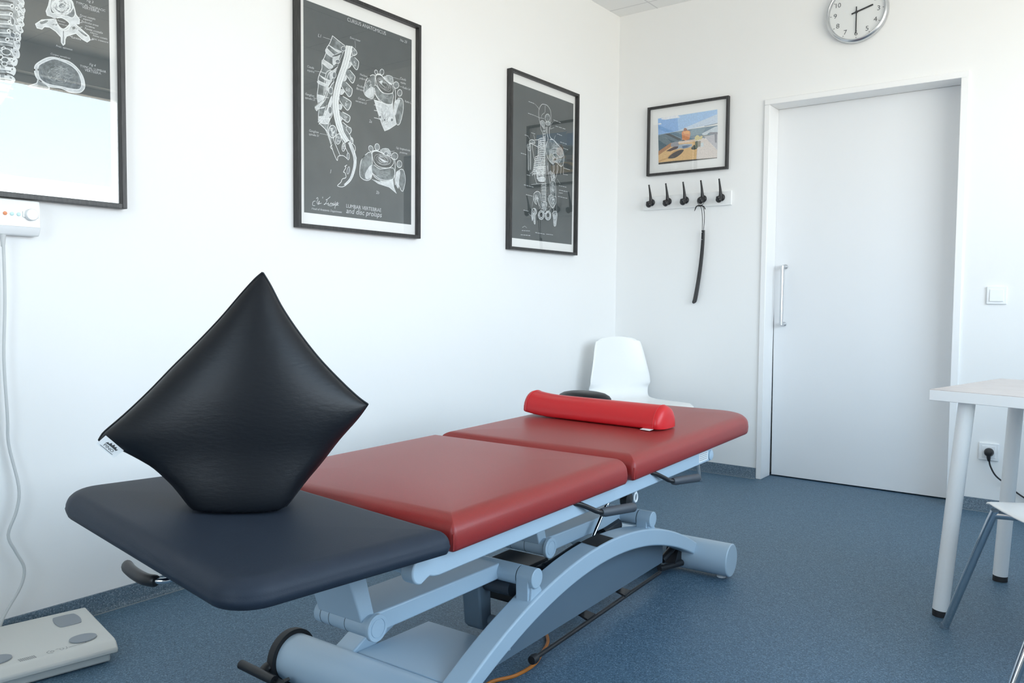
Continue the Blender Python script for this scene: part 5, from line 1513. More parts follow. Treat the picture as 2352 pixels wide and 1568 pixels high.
def profile(th, rt, rb=0.010, dome=0.004):
    out = [(rb + 0.03, 0.0), (rb, 0.0), (rb * 0.3, rb * 0.3), (0.0, rb), (-0.0012, th * 0.35), (0.0, th - rt)]
    for k in range(1, 9):
        a = R(90 * k / 8); out.append((rt * 1.15 * (1 - math.cos(a)), th - rt + rt * math.sin(a)))
    out += [(rt * 1.15 + 0.03, th + dome * 0.35), (rt * 1.15 + 0.08, th + dome * 0.75), (rt * 1.15 + 0.14, th + dome)]
    return out
HW = 0.331; ZB = 0.500
o = pad_mesh(-HW, HW, -0.733, -0.010, (0.012, 0.03, 0.03, 0.012), 0.068, profile(0.066, 0.034), lambda p: (p[0], p[1], p[2] + ZB)).build('seat_pad', M['red'], couch, smooth=True, ang=80)
def welt(par, x, y, z0, z1, mm):
    MB().tube([(x, y, z0), (x, y, z1)], 0.0016, 8).build('seam', mm, par)
welt(o, HW - 0.0035, -0.733 + 0.0035, ZB + 0.006, ZB + 0.036, M['redseam'])
tfh = lambda p: (p[0], p[1], p[2] + ZB + 0.008 * max(p[1], 0))
o = pad_mesh(-HW, HW, 0.010, 1.015, (0.012, 0.14, 0.14, 0.012), 0.068, profile(0.066, 0.034), tfh).build('head_pad', M['red'], couch, smooth=True, ang=80)
welt(o, HW - 0.0035, 0.010 + 0.0035, ZB + 0.006, ZB + 0.036, M['redseam'])
FP = dict(psi=0.113, k=0.022, ro=-0.055, w0=0.524, L=0.400, v0=0.014)
def tff(p):
    # foot pad: hinged a little proud of level, tipped slightly and worn askew
    s_ = math.sin(FP['psi']); x, y, z = p
    return (x + FP['v0'] + s_ * y, -0.747 + y - s_ * x * min(1, -y / FP['L']), FP['w0'] - FP['k'] * y + FP['ro'] * x + z)
def foot_top(x, y):      # height of the pad top under a couch-local point
    return FP['w0'] - FP['k'] * (y + 0.747) + FP['ro'] * (x - FP['v0']) + 0.0485
pad_mesh(-HW, HW, -FP['L'], 0.0, (0.06, 0.02, 0.02, 0.085), 0.045, profile(0.046, 0.027, 0.012, 0.002), tff).build('foot_pad', M['greypad'], couch, smooth=True, ang=80)

def bevbox(name, u0, u1, v0, v1, w0, w1, mm, par=couch, bev=0.004):
    return MB().bb(v0, v1, u0, u1, w0, w1).build(name, mm, par, bevel=bev)
# upper frame: two side rails with rounded pivot ends
def rail(v0, v1):
    o_ = []
    cu, cw, r = -0.785, 0.477, 0.0245
    for k in range(15):
        a = R(270 - 180 * k / 14 * 1.0); o_.append((cu + r * math.cos(a), cw + r * math.sin(a)))
    top = [(-0.77, 0.4985), (0.632, 0.4985), (0.640, 0.492), (0.640, 0.462), (0.632, 0.4555)]
    bot = [(-0.735, 0.4555), (-0.750, 0.4575), (-0.762, 0.4615), (-0.768, 0.4600)]
    o_ = [q for q in o_] + top + bot
    return MB().prism([(v0, u, w) for u, w in o_], (v1 - v0, 0, 0))
ro = rail(0.270, 0.300).build('side_rail', M['paint'], couch, bevel=0.003)
rail(-0.300, -0.270).build('side_rail', M['paint'], couch, bevel=0.003)
k = MB(); k.lathe([(0.0165, 0), (0.0165, 0.004), (0.013, 0.006), (0, 0.006)], (0.300, 0.622, 0.474), (1, 0, 0), 28); k.build('end_cap', M['paint'], ro, smooth=True)
k = MB(); k.bb(0.3002, 0.3008, 0.525, 0.600, 0.463, 0.491); lb = k.build('rating_label', M['white_plastic'], ro)
k = MB()
for j in range(4):
    for i in range(5): k.face(k.add([(0.3010, 0.531 + i * 0.0128 + q * 0.0095, 0.468 + j * 0.006 + s_ * 0.0022) for q, s_ in ((0, 0), (1, 0), (1, 1), (0, 1))]))
k.build('print_lines', M['ink2'], lb)
k = MB()
for a in range(13):
    pass
ry = crom([(0.286, 0.110, 0.447), (0.286, 0.118, 0.440), (0.286, 0.118, 0.428), (0.286, 0.110, 0.422), (0.286, 0.102, 0.428), (0.286, 0.102, 0.440)], True, 4); k.tube(ry + [ry[0]], 0.0028, 8); k.bb(0.284, 0.288, 0.106, 0.114, 0.444, 0.457); k.build('hook_ring', M['white_plastic'], couch, smooth=True)
for u in (-0.735, -0.35, 0.02, 0.60):
    MB().bb(-0.270, 0.270, u - 0.018, u + 0.018, 0.462, 0.494).build('cross_member', M['paint'], couch, bevel=0.003)
# plates carrying the pads
MB().bb(-0.24, 0.24, -0.70, -0.04, 0.4935, 0.4995).build('pad_carrier', M['black'], couch)
MB().bb(-0.24, 0.24, 0.04, 0.90, 0.4935, 0.4998).build('pad_carrier', M['black'], couch)
k = MB()
for v0, v1 in ((-0.24, -0.21), (0.21, 0.24)):
    k.prism([(v0, -0.79, 0.478), (v0, -1.06, 0.502), (v0, -1.06, 0.521), (v0, -0.79, 0.494)], (v1 - v0, 0, 0))
k.cyl((-0.27, -0.785, 0.477), (0.27, -0.785, 0.477), 0.012)
k.build('foot_pad_bracket', M['paint'], couch, smooth=True)

# base: two floor tubes joined by two arches
UC = 0.16
def base_tube(u, vr, collar):
    k = MB(); r = 0.0575; zc = 0.0655
    k.lathe([(0.0, -0.335), (r - 0.003, -0.335), (r, -0.332), (r, vr - 0.003), (r - 0.003, vr), (0, vr)], (0, u, zc), (1, 0, 0), 48)
    o_ = k.build('base_tube', M['paint'], couch, smooth=True, ang=30)
    for v in (-0.27, 0.262):
        MB().lathe([(0.016, 0.001), (0.016, 0.006), (0.008, 0.009), (0.008, 0.016)], (v, u, 0), (0, 0, 1), 20).build('levelling_foot', M['white_plastic'], o_, smooth=True)
    if collar:
        MB().lathe([(0.052, -0.358), (0.066, -0.356), (0.068, -0.350), (0.068, -0.334), (0.0585, -0.333)], (0, u, zc), (1, 0, 0), 48).build('rubber_collar', M['rubber'], o_, smooth=True, ang=50)
        k = MB(); k.tube(crom([(-0.352, u - 0.060, 0.060), (-0.354, u - 0.072, 0.056), (-0.350, u - 0.082, 0.050)], False, 4), 0.014, 12, flat=(1, 0.8))
        k.cyl((-0.295, u - 0.092, 0.050), (-0.425, u - 0.090, 0.054), 0.0115)
        k.prism([(-0.312, u - 0.086, 0.026), (-0.270, u - 0.086, 0.040), (-0.252, u - 0.080, 0.060), (-0.262, u - 0.076, 0.062), (-0.285, u - 0.078, 0.050), (-0.312, u - 0.078, 0.052)], (0, -0.016, 0)); k.build('brake_pedal', M['black'], o_, smooth=True)
    return o_
base_tube(-0.545, 0.298, True)
far = base_tube(0.855, 0.298, False)
MB().lathe([(0.058, -0.02), (0.0625, -0.018), (0.0625, 0.010), (0.058, 0.012)], (0.015, 0.855, 0.0655), (1, 0, 0), 40).build('rubber_collar', M['rubber'], far, smooth=True)
def arch(v0, v1):
    tp = lambda u: 0.281 - 0.36 * (u - UC) ** 2 - 0.035 * (u - UC) ** 4
    bt = lambda u: 0.2255 - 0.355 * (u - UC) ** 2
    us = [-0.545 + (0.865 + 0.545) * i / 40 for i in range(41)]
    us2 = [-0.535 + (0.845 + 0.535) * i / 40 for i in range(41)]
    outline = [(u, tp(u)) for u in us] + [(u, bt(u)) for u in us2[::-1]]
    k = MB(); a = k.add([(v0, u, w) for u, w in outline]); b_ = k.add([(v1, u, w) for u, w in outline]); k.quad_ring(a, b_)
    n = 41
    for i in range(n - 1):
        k.face((a[i], a[i + 1], a[2 * n - 2 - i], a[2 * n - 1 - i])); k.face((b_[i + 1], b_[i], b_[2 * n - 1 - i], b_[2 * n - 2 - i]))
    return k.build('arch_beam', M['paint'], couch, bevel=0.005, seg=3)
arch(0.118, 0.181)
arch(-0.221, -0.158)
# rubber grip strip on the near arch
k = MB(); tp = lambda u: 0.281 - 0.36 * (u - UC) ** 2 + 0.0012
us = [0.095 + 0.1 * i / 6 for i in range(7)]
a = k.add([(0.119, u + 0.012, tp(u + 0.012)) for u in us]); b_ = k.add([(0.178, u, tp(u)) for u in us]); k.quad_ring(a, b_, 0, False); k.build('grip_strip', M['rubber'], couch)
# inner valance below the arch, base cover plate, motor box
k = MB(); us = [-0.30 + 0.985 * i / 20 for i in range(21)]
k.prism([(0.108, u, 0.068) for u in (us[0], us[-1])] + [(0.108, u, 0.262 - 0.36 * (u - UC) ** 2) for u in us[::-1]], (0.005, 0, 0)); k.build('valance_panel', M['paint_dark'], couch)
k = MB(); k.prism([(-0.156, -0.500, 0.098), (-0.156, -0.235, 0.088), (0.116, -0.235, 0.088), (0.116, -0.500, 0.098)], (0, 0, 0.010)); k.build('cover_plate', M['paint'], couch, bevel=0.002)
MB().bb(-0.152, -0.008, -0.03, 0.140, 0.110, 0.204).build('motor_box', M['black'], couch, bevel=0.006)
# lift arms with pivots
def lift(uh, uj, name='lift_arm'):
    a = MB(); a.prism([(-0.060, uh, 0.266), (-0.060, uj, 0.258), (-0.060, uj, 0.298), (-0.060, uh, 0.310)], (0.132, 0, 0)); ao = a.build(name, M['paint'], couch, bevel=0.004, seg=3)
    # hub
    MB().cyl((-0.075, uh, 0.288), (0.084, uh, 0.288), 0.0235, n=36).build('pivot_hub', M['paint'], ao, smooth=True)
    d = MB(); d.lathe([(0.0285, 0.0), (0.0285, 0.008), (0.027, 0.0095), (0.0205, 0.0095), (0.0200, 0.0082), (0.0190, 0.0082), (0.0185, 0.0095), (0, 0.0105)], (0.084, uh, 0.288), (1, 0, 0), 40); d.build('hub_cap', M['paint'], ao, smooth=True, ang=30)
    for v in (-0.056, -0.030, 0.018, 0.080): MB().cyl((v, uh, 0.288), (v + 0.0012, uh, 0.288), 0.0239, n=36).build('hub_groove', M['groove'], ao)
    # joint on the arch
    MB().cyl((-0.060, uj, 0.277), (0.128, uj, 0.277), 0.0250, n=36).build('joint_sleeve', M['paint'], ao, smooth=True)
    MB().cyl((0.128, uj, 0.277), (0.1295, uj, 0.277), 0.0242, n=36).build('joint_gap', M['groove'], ao)
    return ao
def joint_bracket(uj):
    w0 = 0.281 - 0.36 * (uj - UC) ** 2
    sl = -0.72 * (uj - UC)
    b_ = MB(); b_.cyl((0.1297, uj, 0.277), (0.178, uj, 0.277), 0.0250, n=36)
    b_.prism([(0.130, uj - 0.025, 0.277), (0.130, uj + 0.025, 0.277), (0.130, uj + 0.030, w0 + sl * 0.03 - 0.004), (0.130, uj - 0.024, w0 - sl * 0.024 - 0.004)], (0.036, 0, 0))
    b_.prism([(0.162, uj - 0.014, 0.262), (0.162, uj + 0.020, 0.256), (0.162, uj + 0.032, w0 + sl * 0.032 - 0.003), (0.162, uj - 0.020, w0 - sl * 0.020 - 0.003)], (0.010, 0, 0))
    b_.build('arch_bracket', M['paint'], couch, smooth=True, ang=40, bevel=0.002)
for uh, uj in ((-0.684, -0.212), (-0.012, 0.462)):
    lift(uh, uj); joint_bracket(uj)
    s_ = MB(); s_.prism([(-0.062, uh - 0.022, 0.298), (-0.062, uh + 0.016, 0.306), (-0.062, uh - 0.034, 0.485), (-0.062, uh - 0.086, 0.485)], (0.130, 0, 0)); s_.build('strut', M['paint'], couch, bevel=0.004, seg=3)
# drop bracket and drive under the near arm
k = MB(); k.prism([(-0.040, -0.245, 0.265), (-0.040, -0.192, 0.265), (-0.040, -0.182, 0.118), (-0.040, -0.212, 0.104), (-0.040, -0.228, 0.120)], (0.058, 0, 0)); k.build('drive_lever', M['paint_dark'], couch, bevel=0.005)
MB().cyl((0.018, -0.190, 0.128), (0.10, -0.190, 0.128), 0.014).build('drive_pin', M['paint_dark'], couch, smooth=True)
MB().cyl((0.020, -0.205, 0.235), (0.100, -0.205, 0.235), 0.022, n=28).build('motor_stub', mat('navy_plastic', (0.03, 0.04, 0.055), 0.45), couch, smooth=True)
k = MB(); a_ = Vector(P3(-0.085, 0.064, 0.206)); b_ = Vector(P3(0.43, 0.064, 0.252)); d_ = (b_ - a_)
for s0, s1, r in ((0, 0.12, 0.017), (0.12, 0.16, 0.023), (0.165, 0.185, 0.023), (0.19, 0.23, 0.021), (0.23, 0.55, 0.019), (0.55, 0.80, 0.008), (0.80, 1.0, 0.021)): k.cyl(a_ + d_ * s0, a_ + d_ * s1, r, n=20)
k.build('actuator', mat('actuator_black', (0.03, 0.034, 0.04), 0.35), couch, smooth=True, ang=30)
k = MB(); k.cyl(P3(0.205, 0.10, 0.262), P3(0.290, 0.10, 0.345), 0.0052, n=16); k.cyl(P3(0.290, 0.10, 0.345), P3(0.42, 0.10, 0.470), 0.009, n=16); k.build('gas_spring', M['chrome'], couch, smooth=True)
k = MB(); k.lathe([(0, 0), (0.020, 0.002), (0.023, 0.010), (0.021, 0.022), (0, 0.026)], (0.225, 0.152, 0.412), (1, 0, 0), 24); k.cyl((0.20, 0.158, 0.43), (0.262, 0.165, 0.452), 0.006); k.build('knob', M['black'], couch, smooth=True)
# crank levers under the pads
def lever(u):
    k = MB(); k.tube(crom([(0.296, u - 0.075, 0.492), (0.306, u - 0.055, 0.486), (0.316, u - 0.020, 0.470), (0.322, u - 0.002, 0.461), (0.334, u + 0.010, 0.458)], False, 5), 0.0062, 12); lo = k.build('adjusting_lever', M['black'], couch, smooth=True)
    g = MB(); g.tube([(0.330, u + 0.006, 0.4575), (0.3335, u + 0.016, 0.4572), (0.364, u + 0.108, 0.4545), (0.3655, u + 0.112, 0.4543)], [0.0095, 0.0118, 0.0118, 0.0095], 16); g.build('grip', M['grip'], lo, smooth=True, ang=30)
lever(0.250); lever(-0.172)
# lever at the far side of the foot pad
k = MB(); k.tube(crom([(-0.06, -0.90, 0.500), (-0.110, -0.935, 0.462), (-0.150, -0.955, 0.428), (-0.171, -0.975, 0.420), (-0.176, -0.992, 0.419), (-0.196, -1.006, 0.419)], False, 5), 0.0060, 12); lo = k.build('foot_lever', M['chrome'], couch, smooth=True)
k = MB(); k.tube(crom([(-0.186, -1.002, 0.4195), (-0.214, -1.008, 0.419), (-0.262, -1.003, 0.420), (-0.300, -0.994, 0.422), (-0.308, -0.986, 0.423)], False, 5), [0.0105] + [0.012] * 17 + [0.0118, 0.0105, 0.008], 14); k.build('grip', M['black'], lo, smooth=True)
# foot bar along the floor
k = MB(); k.cyl(P3(-0.150, 0.135, 0.042), P3(0.655, 0.118, 0.042), 0.0062); bo = k.build('foot_bar', M['black'], couch, smooth=True)
MB().lathe([(0, -0.012), (0.011, -0.011), (0.013, 0), (0.011, 0.012), (0, 0.013)], P3(-0.158, 0.135, 0.042), (0, 1, 0), 16).build('end_cap', M['rubber'], bo, smooth=True)
for u in (0.155, 0.390):
    k = MB(); k.prism([P3(u - 0.022, 0.130, 0.044), P3(u + 0.030, 0.126, 0.044), P3(u + 0.030, 0.085, 0.048), P3(u - 0.005, 0.085, 0.048)], (0, 0, 0.006)); k.prism([P3(u - 0.005, 0.085, 0.048), P3(u + 0.030, 0.085, 0.048), P3(u + 0.030, 0.085, 0.085), P3(u - 0.005, 0.085, 0.085)], (0.006, 0, 0)); k.build('bar_bracket', M['black'], bo)
# linkage beside the far floor tube
k = MB(); k.cyl(P3(0.690, 0.100, 0.058), P3(0.690, 0.100, 0.145), 0.006); k.cyl(P3(0.690, 0.100, 0.145), P3(0.800, 0.100, 0.120), 0.007); k.cyl(P3(0.700, 0.105, 0.070), P3(0.790, 0.125, 0.118), 0.012)
k.cyl(P3(0.680, 0.105, 0.045), P3(0.790, 0.140, 0.045), 0.011); k.prism([P3(0.740, 0.09, 0.05), P3(0.800, 0.09, 0.05), P3(0.800, 0.09, 0.12), P3(0.785, 0.09, 0.115)], (0.045, 0, 0)); k.build('brake_linkage', M['black'], couch, smooth=True, ang=40)
MB().prism([P3(0.752, 0.140, 0.110), P3(0.790, 0.140, 0.112), P3(0.772, 0.140, 0.132)], (0.001, 0, 0)).build('warning_sticker', M['white_plastic'], couch)

# orange mains cable on the floor below the couch
def cw(u, v, w):
    c_, s_ = math.cos(CT), math.sin(CT); return (1.1555 - s_ * u + c_ * v, -2.5126 + c_ * u + s_ * v, w)
t = thing('mains_cable', (1.1555, -2.5126, 0), CT, 'orange cable looping across the floor beneath the couch base', 'cable')
pts = [P3(-0.430, -0.420, 0.005), P3(-0.395, -0.380, 0.012), P3(-0.385, -0.30, 0.030), P3(-0.42, -0.240, 0.020), P3(-0.40, -0.10, 0.0055), P3(-0.43, 0.05, 0.0055), P3(-0.47, 0.12, 0.0055), P3(-0.44, 0.165, 0.0055), P3(-0.395, 0.13, 0.0055), P3(-0.28, 0.075, 0.0055), P3(-0.20, 0.105, 0.0055), P3(-0.12, 0.11, 0.0055), P3(-0.05, 0.090, 0.0055), P3(0.03, 0.060, 0.0055), P3(0.10, 0.00, 0.0055)]
MB().tube(crom(pts, False, 6), 0.0048, 10).build('lead', M['orange'], t, smooth=True)

# ------------------------------------------------------------------ things on the couch
t = thing('cushion', (1.1604, -3.4304, 0.0), R(51.043), 'black leatherette square cushion standing on one corner on the grey foot pad', 'cushion')
OUT = [[0.0375, 1.0123], [0.0517, 0.9878], [0.0721, 0.9472], [0.1011, 0.9019], [0.1389, 0.8516], [0.1773, 0.8094], [0.2119, 0.7755], [0.2316, 0.7604], [0.2119, 0.7332], [0.1772, 0.6941], [0.1427, 0.6509], [0.1084, 0.6125], [0.0787, 0.5808], [0.0661, 0.5739], [0.0369, 0.5684], [0.0079, 0.5656], [-0.033, 0.5648], [-0.0612, 0.5685], [-0.0772, 0.578], [-0.1127, 0.612], [-0.1515, 0.6507], [-0.1746, 0.6669], [-0.2013, 0.6826], [-0.2297, 0.6978], [-0.2474, 0.7059], [-0.2408, 0.7173], [-0.2331, 0.725], [-0.2004, 0.7545], [-0.1614, 0.7934], [-0.1221, 0.8361], [-0.0783, 0.8817], [-0.0381, 0.9261], [-0.0015, 0.9709], [0.0231, 0.9993]]
CA = R(51.043) - CT
def seat_z(x, y):        # foot pad top under a cushion-local point
    wx = 1.1604 + x * math.cos(R(51.043)) - y * math.sin(R(51.043)) - 1.1555; wy = -3.4304 + x * math.sin(R(51.043)) + y * math.cos(R(51.043)) + 2.5126
    return foot_top(wx * math.cos(CT) + wy * math.sin(CT), -wx * math.sin(CT) + wy * math.cos(CT)) + 0.003
def curve(i0, i1):
    q = [OUT[j % len(OUT)] for j in range(i0, i1 + 1)]; q = crom(q, False, 6); L_ = [0]
    for a_, b_ in zip(q, q[1:]): L_.append(L_[-1] + math.dist(a_, b_))
    def at(s_):
        s_ = min(max(s_, 0), 1) * L_[-1]
        for j in range(len(q) - 1):
            if L_[j + 1] >= s_: f_ = (s_ - L_[j]) / max(L_[j + 1] - L_[j], 1e-9); return (q[j][0] + (q[j + 1][0] - q[j][0]) * f_, q[j][1] + (q[j + 1][1] - q[j][1]) * f_)
        return q[-1]
    return at
TR, RB, BL, LT = curve(0, 7), curve(7, 16), curve(16, 24), curve(24, len(OUT))
NG = 36; cT, cR, cB, cL = OUT[0], OUT[7], OUT[16], OUT[24]
def patch(a_, b_):       # a: T->R side, b: T->L side (Coons patch over the four edges)
    e0, e1, f0, f1 = TR(a_), BL(1 - a_), LT(1 - b_), RB(b_)
    return tuple((1 - b_) * e0[q] + b_ * e1[q] + (1 - a_) * f0[q] + a_ * f1[q] - ((1 - a_) * (1 - b_) * cT[q] + a_ * (1 - b_) * cR[q] + a_ * b_ * cB[q] + (1 - a_) * b_ * cL[q]) for q in (0, 1))
def sm(x): x = min(max(x, 0), 1); return x * x * (3 - 2 * x)
grid = {}; k = MB(); bord = []
for side in (-1, 1):
    for i in range(NG + 1):
        for j in range(NG + 1):
            a_ = 0.5 - 0.5 * math.cos(PI * i / NG); b_ = 0.5 - 0.5 * math.cos(PI * j / NG); x, z = patch(a_, b_)
            w_ = (4 * a_ * (1 - a_)) * (4 * b_ * (1 - b_)); low = sm((0.70 - z) / 0.13)
            th_ = 0.003 + 0.074 * w_ ** 0.40 * (1 - 0.35 * low) + 0.050 * low * (0.35 + 0.65 * min(1, w_ * 4 + sm((0.63 - z) / 0.05)))
            y = side * th_; grid[side, i, j] = (x, y, max(z, seat_z(x, y)))
    ids = {(i, j): k.add([grid[side, i, j]])[0] for i in range(NG + 1) for j in range(NG + 1)}
    for i in range(NG):
        for j in range(NG): k.face((ids[i, j], ids[i + 1, j], ids[i + 1, j + 1], ids[i, j + 1]))
    loop = [(i, 0) for i in range(NG)] + [(NG, j) for j in range(NG)] + [(i, NG) for i in range(NG, 0, -1)] + [(0, j) for j in range(NG, 0, -1)]
    bord.append([ids[q] for q in loop])
k.quad_ring(bord[0], bord[1]); k.build('cover', M['blackpad'], t, smooth=True, ang=70)
pp = [grid[-1, i, j] for i, j in loop]; k = MB(); k.tube([(x, y - 0.0006, z + 0.001) for x, y, z in pp] + [pp[0]], 0.0022, 6); k.build('piping', M['blackpad'], t, smooth=True)
# white brand tag sewn into the left corner
TG = [[-0.2316, 0.718], [-0.2021, 0.6896], [-0.2192, 0.6766], [-0.2476, 0.7032]]
k = MB(); a = k.add([(x, -0.024 if i < 2 else -0.022, z) for i, (x, z) in enumerate(TG)]); b_ = k.add([(x, -0.0233 if i < 2 else -0.0213, z) for i, (x, z) in enumerate(TG)])
k.face(a); k.face(b_[::-1]); k.quad_ring(a, b_); to = k.build('brand_tag', M['tag'], t); tag(to, 'small white fabric tag with dark lettering')
def tg_(s_, q):      # s_ along the tag 0..1, q across it from the seam 0..1
    x = (TG[0][0] * (1 - s_) + TG[1][0] * s_) * (1 - q) + (TG[3][0] * (1 - s_) + TG[2][0] * s_) * q
    z = (TG[0][1] * (1 - s_) + TG[1][1] * s_) * (1 - q) + (TG[3][1] * (1 - s_) + TG[2][1] * s_) * q
    return (x, -0.024 + 0.002 * q - 0.0006, z)
k = MB(); v, fc = text2d('PINO', 0.50, None, center=True)
i = k.add([tg_(0.50 + a_, 0.62 - b_ * 1.6) for a_, b_ in v])
for q in fc: k.face([i[j] for j in q])
tree = [(0.22, 0.44), (0.30, 0.26), (0.36, 0.34), (0.42, 0.14), (0.50, 0.28), (0.56, 0.08), (0.62, 0.26), (0.70, 0.14), (0.74, 0.32), (0.82, 0.24), (0.80, 0.44), (0.62, 0.42), (0.42, 0.42)]
k.face(k.add([tg_(*q) for q in tree])); ribbon(k, [(0.14, 0.86), (0.84, 0.86)], 0.035, tg_, 0); k.build('tag_print', M['ink'], to)

# half round bolster on the head pad
def tz(u): return ZB + 0.0705 + 0.008 * max(u, 0)
bx = thing('bolster', (*cw(0.462, -0.036, 0)[:2], 0), CT + math.atan2(-0.035, 0.50), 'bright red half round bolster lying across the head end of the couch', 'bolster')
LB = 0.53; k = MB(); prof = []; BZ = tz(0.47)
for q in range(17):
    a = R(180 * q / 16); prof.append((-0.062 * math.cos(a), 0.008 + 0.064 * max(math.sin(a), 0) ** 0.95))
prof = [(-0.059, 0.003)] + prof + [(0.059, 0.003), (0.030, 0.001), (-0.030, 0.001)]
stn = [(0.000, 0.50, 0.62), (0.003, 0.78, 0.84), (0.009, 0.93, 0.95), (0.017, 0.99, 0.995), (0.022, 1.0, 1.0)] + [(0.06 + 0.41 * i / 20, 1.0, 1.0) for i in range(21)] + [(0.512, 1.0, 1.0), (0.518, 0.985, 0.99), (0.526, 0.93, 0.94), (0.531, 0.78, 0.82), (0.534, 0.50, 0.60)]
prev = None; ends = {}
for x_, ky, kz in stn:
    lift_ = 0.012 * max(0, (0.13 - x_) / 0.13) ** 2
    P_ = [(x_ - LB / 2, y * ky, max(z * kz, 0.001) + lift_ + BZ) for y, z in prof]
    if x_ in (0.022, 0.512): ends[x_] = P_
    ring = k.add(P_)
    if prev: k.quad_ring(prev, ring)
    else: k.face(ring[::-1])
    prev = ring
k.face(prev); k.build('cover', M['bright_red'], bx, smooth=True, ang=70)
for P_ in ends.values():
    k = MB(); k.tube(P_[1:18], 0.0017, 6); k.build('seam', M['bright_red'], bx, smooth=True)
k = MB(); k.prism([(0.214, -0.050, BZ + 0.004), (0.250, -0.050, BZ + 0.004), (0.246, -0.080, BZ + 0.001), (0.210, -0.074, BZ + 0.001)], (0, 0, 0.0006)); k.build('care_tag', M['tag'], bx)

# black rounded cushion behind it
t = thing('neck_cushion', (*cw(0.79, -0.265, 0)[:2], 0), CT - 0.15, 'low black rounded cushion half hidden behind the red bolster', 'cushion')
k = MB(); prev = None; zb = tz(0.80) + 0.001
for s_, z in ((0.80, 0.0), (0.95, 0.004), (1.0, 0.014), (0.985, 0.024), (0.92, 0.033), (0.78, 0.041), (0.55, 0.046), (0.25, 0.048)):
    ring = k.add([(0.112 * s_ * math.cos(q * PI / 16), 0.085 * s_ * math.sin(q * PI / 16), zb + z) for q in range(32)])
    if prev: k.quad_ring(prev, ring)
    else: k.face(ring[::-1])
    prev = ring
k.face(prev); k.build('cover', M['blackpad'], t, smooth=True, ang=80)
k = MB(); k.tube([(0.112 * math.cos(q * PI / 16), 0.085 * math.sin(q * PI / 16), zb + 0.014) for q in range(33)], 0.002, 6); k.build('piping', M['black'], t, smooth=True)

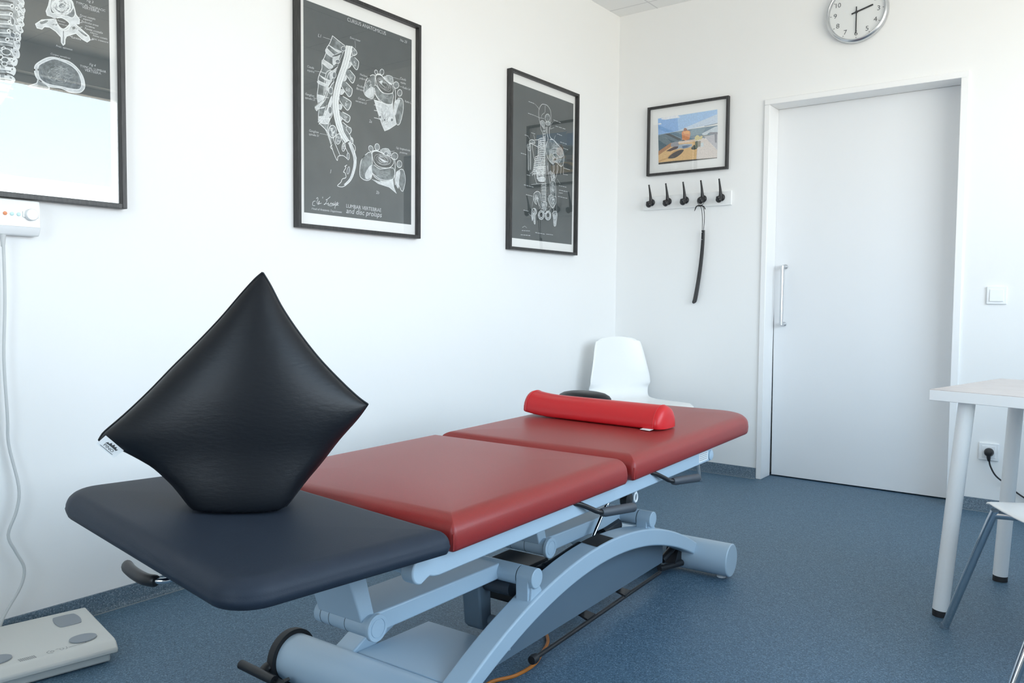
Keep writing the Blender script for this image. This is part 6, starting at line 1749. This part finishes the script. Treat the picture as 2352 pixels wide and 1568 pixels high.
# ------------------------------------------------------------------ shell chairs
def make_chair(loc, rz, label, legs):
    t = thing('shell_chair', loc, rz, label, 'chair', 'white shell chairs')
    # local: +y is forward, profile (y, z, half width)
    prof = [(-0.262, 0.767, 0.112), (-0.258, 0.755, 0.142), (-0.250, 0.715, 0.161), (-0.238, 0.650, 0.176), (-0.228, 0.585, 0.191), (-0.223, 0.530, 0.203), (-0.220, 0.480, 0.204), (-0.212, 0.440, 0.196), (-0.188, 0.416, 0.188), (-0.145, 0.407, 0.192), (-0.080, 0.404, 0.206), (0.0, 0.405, 0.218), (0.09, 0.408, 0.224), (0.16, 0.409, 0.221), (0.200, 0.405, 0.208), (0.218, 0.397, 0.182), (0.224, 0.391, 0.150)]
    pr = crom(prof, False, 3); k = MB(); prev = None; NX = 16
    for y, z, hw in pr:
        row = []
        for i in range(NX + 1):
            q = -1 + 2 * i / NX
            up = 0.006 * q ** 4 if z < 0.46 and y < 0.17 else 0.0
            fw = 0.022 * q * q if z > 0.48 else 0.0
            dip = -0.016 * abs(q) ** 3 if (z > 0.745) else 0.0
            row.append((hw * q, y + fw, z + up + dip))
        row = k.add(row)
        if prev: k.quad_ring(prev, row, 0, False)
        prev = row
    o = k.build('shell', M['white_gloss'], t, smooth=True, ang=80)
    sd = o.modifiers.new('thick', 'SOLIDIFY'); sd.thickness = 0.009; sd.offset = 0
    sb = o.modifiers.new('smooth', 'SUBSURF'); sb.levels = 1; sb.render_levels = 1
    for sx_ in (-1, 1):
        for sy_, fx, fy in ((1, *legs[0]), (-1, *legs[1])):
            top = (sx_ * 0.150, sy_ * 0.125, 0.387); kn = (sx_ * 0.196, sy_ * 0.168, 0.380); kn2 = (sx_ * 0.204, sy_ * 0.176, 0.362); ft = (sx_ * fx, fy, 0.004)
            k = MB(); k.tube([top] + crom([kn, kn2, ft], False, 4), 0.0112, 14); lg = k.build('leg', M['chrome'], t, smooth=True, ang=40)
            MB().lathe([(0.0118, 0.0005), (0.0122, 0.012), (0.0105, 0.016)], (ft[0], ft[1], 0), (0, 0, 1), 14).build('foot', M['paint_dark'], lg)
    k = MB()
    for sx_ in (-1, 1): k.cyl((sx_ * 0.150, -0.125, 0.387), (sx_ * 0.150, 0.125, 0.387), 0.010)
    for sy_ in (-1, 1): k.cyl((-0.150, sy_ * 0.10, 0.387), (0.150, sy_ * 0.10, 0.387), 0.010)
    k.build('under_frame', M['chrome'], t, smooth=True)
    return t
ch = make_chair((0.388, -0.385, 0), math.atan2(-0.46, 0.89) - PI / 2, 'white shell chair in the room corner behind the head of the couch', ((0.245, 0.215), (0.245, -0.265)))
make_chair((2.4685, -1.7835, 0), math.atan2(0.866, -0.50) - PI / 2, 'white shell chair with chrome legs at the table, cut by the right edge', ((0.265, 0.30), (0.340, -0.22)))

# ------------------------------------------------------------------ table
TA = math.atan2(-0.215, 0.977)
t = thing('table', (2.013, -1.585, 0), TA, 'white table with pale wood print top and round legs at the right edge', 'table')
TT = 0.706
k = MB(); k.bb(0, 1.15, 0, 0.60, TT - 0.034, TT - 0.0012); k.build('apron_board', M['white_lacq'], t, bevel=0.0015)
MB().bb(0.0006, 1.1494, 0.0006, 0.5994, TT - 0.0014, TT).build('table_top', M['oak_top'], t)
def tl(x, y):
    c_, s_ = math.cos(TA), math.sin(TA); dx, dy = x - 2.013, y + 1.585; return (dx * c_ + dy * s_, -dx * s_ + dy * c_)
n1 = tl(2.061, -1.558); n2 = tl(2.171, -1.070)
for fx, fy, tx_, ty_ in ((*n1, 0.085, 0.065), (*n2, 0.075, 0.535), (1.11, 0.02, 1.07, 0.065), (1.11, 0.58, 1.07, 0.535)):
    k = MB(); k.cyl((fx, fy, 0.020), (tx_, ty_, TT - 0.034), 0.0235, n=32); lg = k.build('leg', M['white_lacq'], t, smooth=True)
    MB().cyl((fx, fy, 0.0005), (fx, fy, 0.022), 0.0232, n=32).build('foot', M['rubber'], lg, smooth=True)
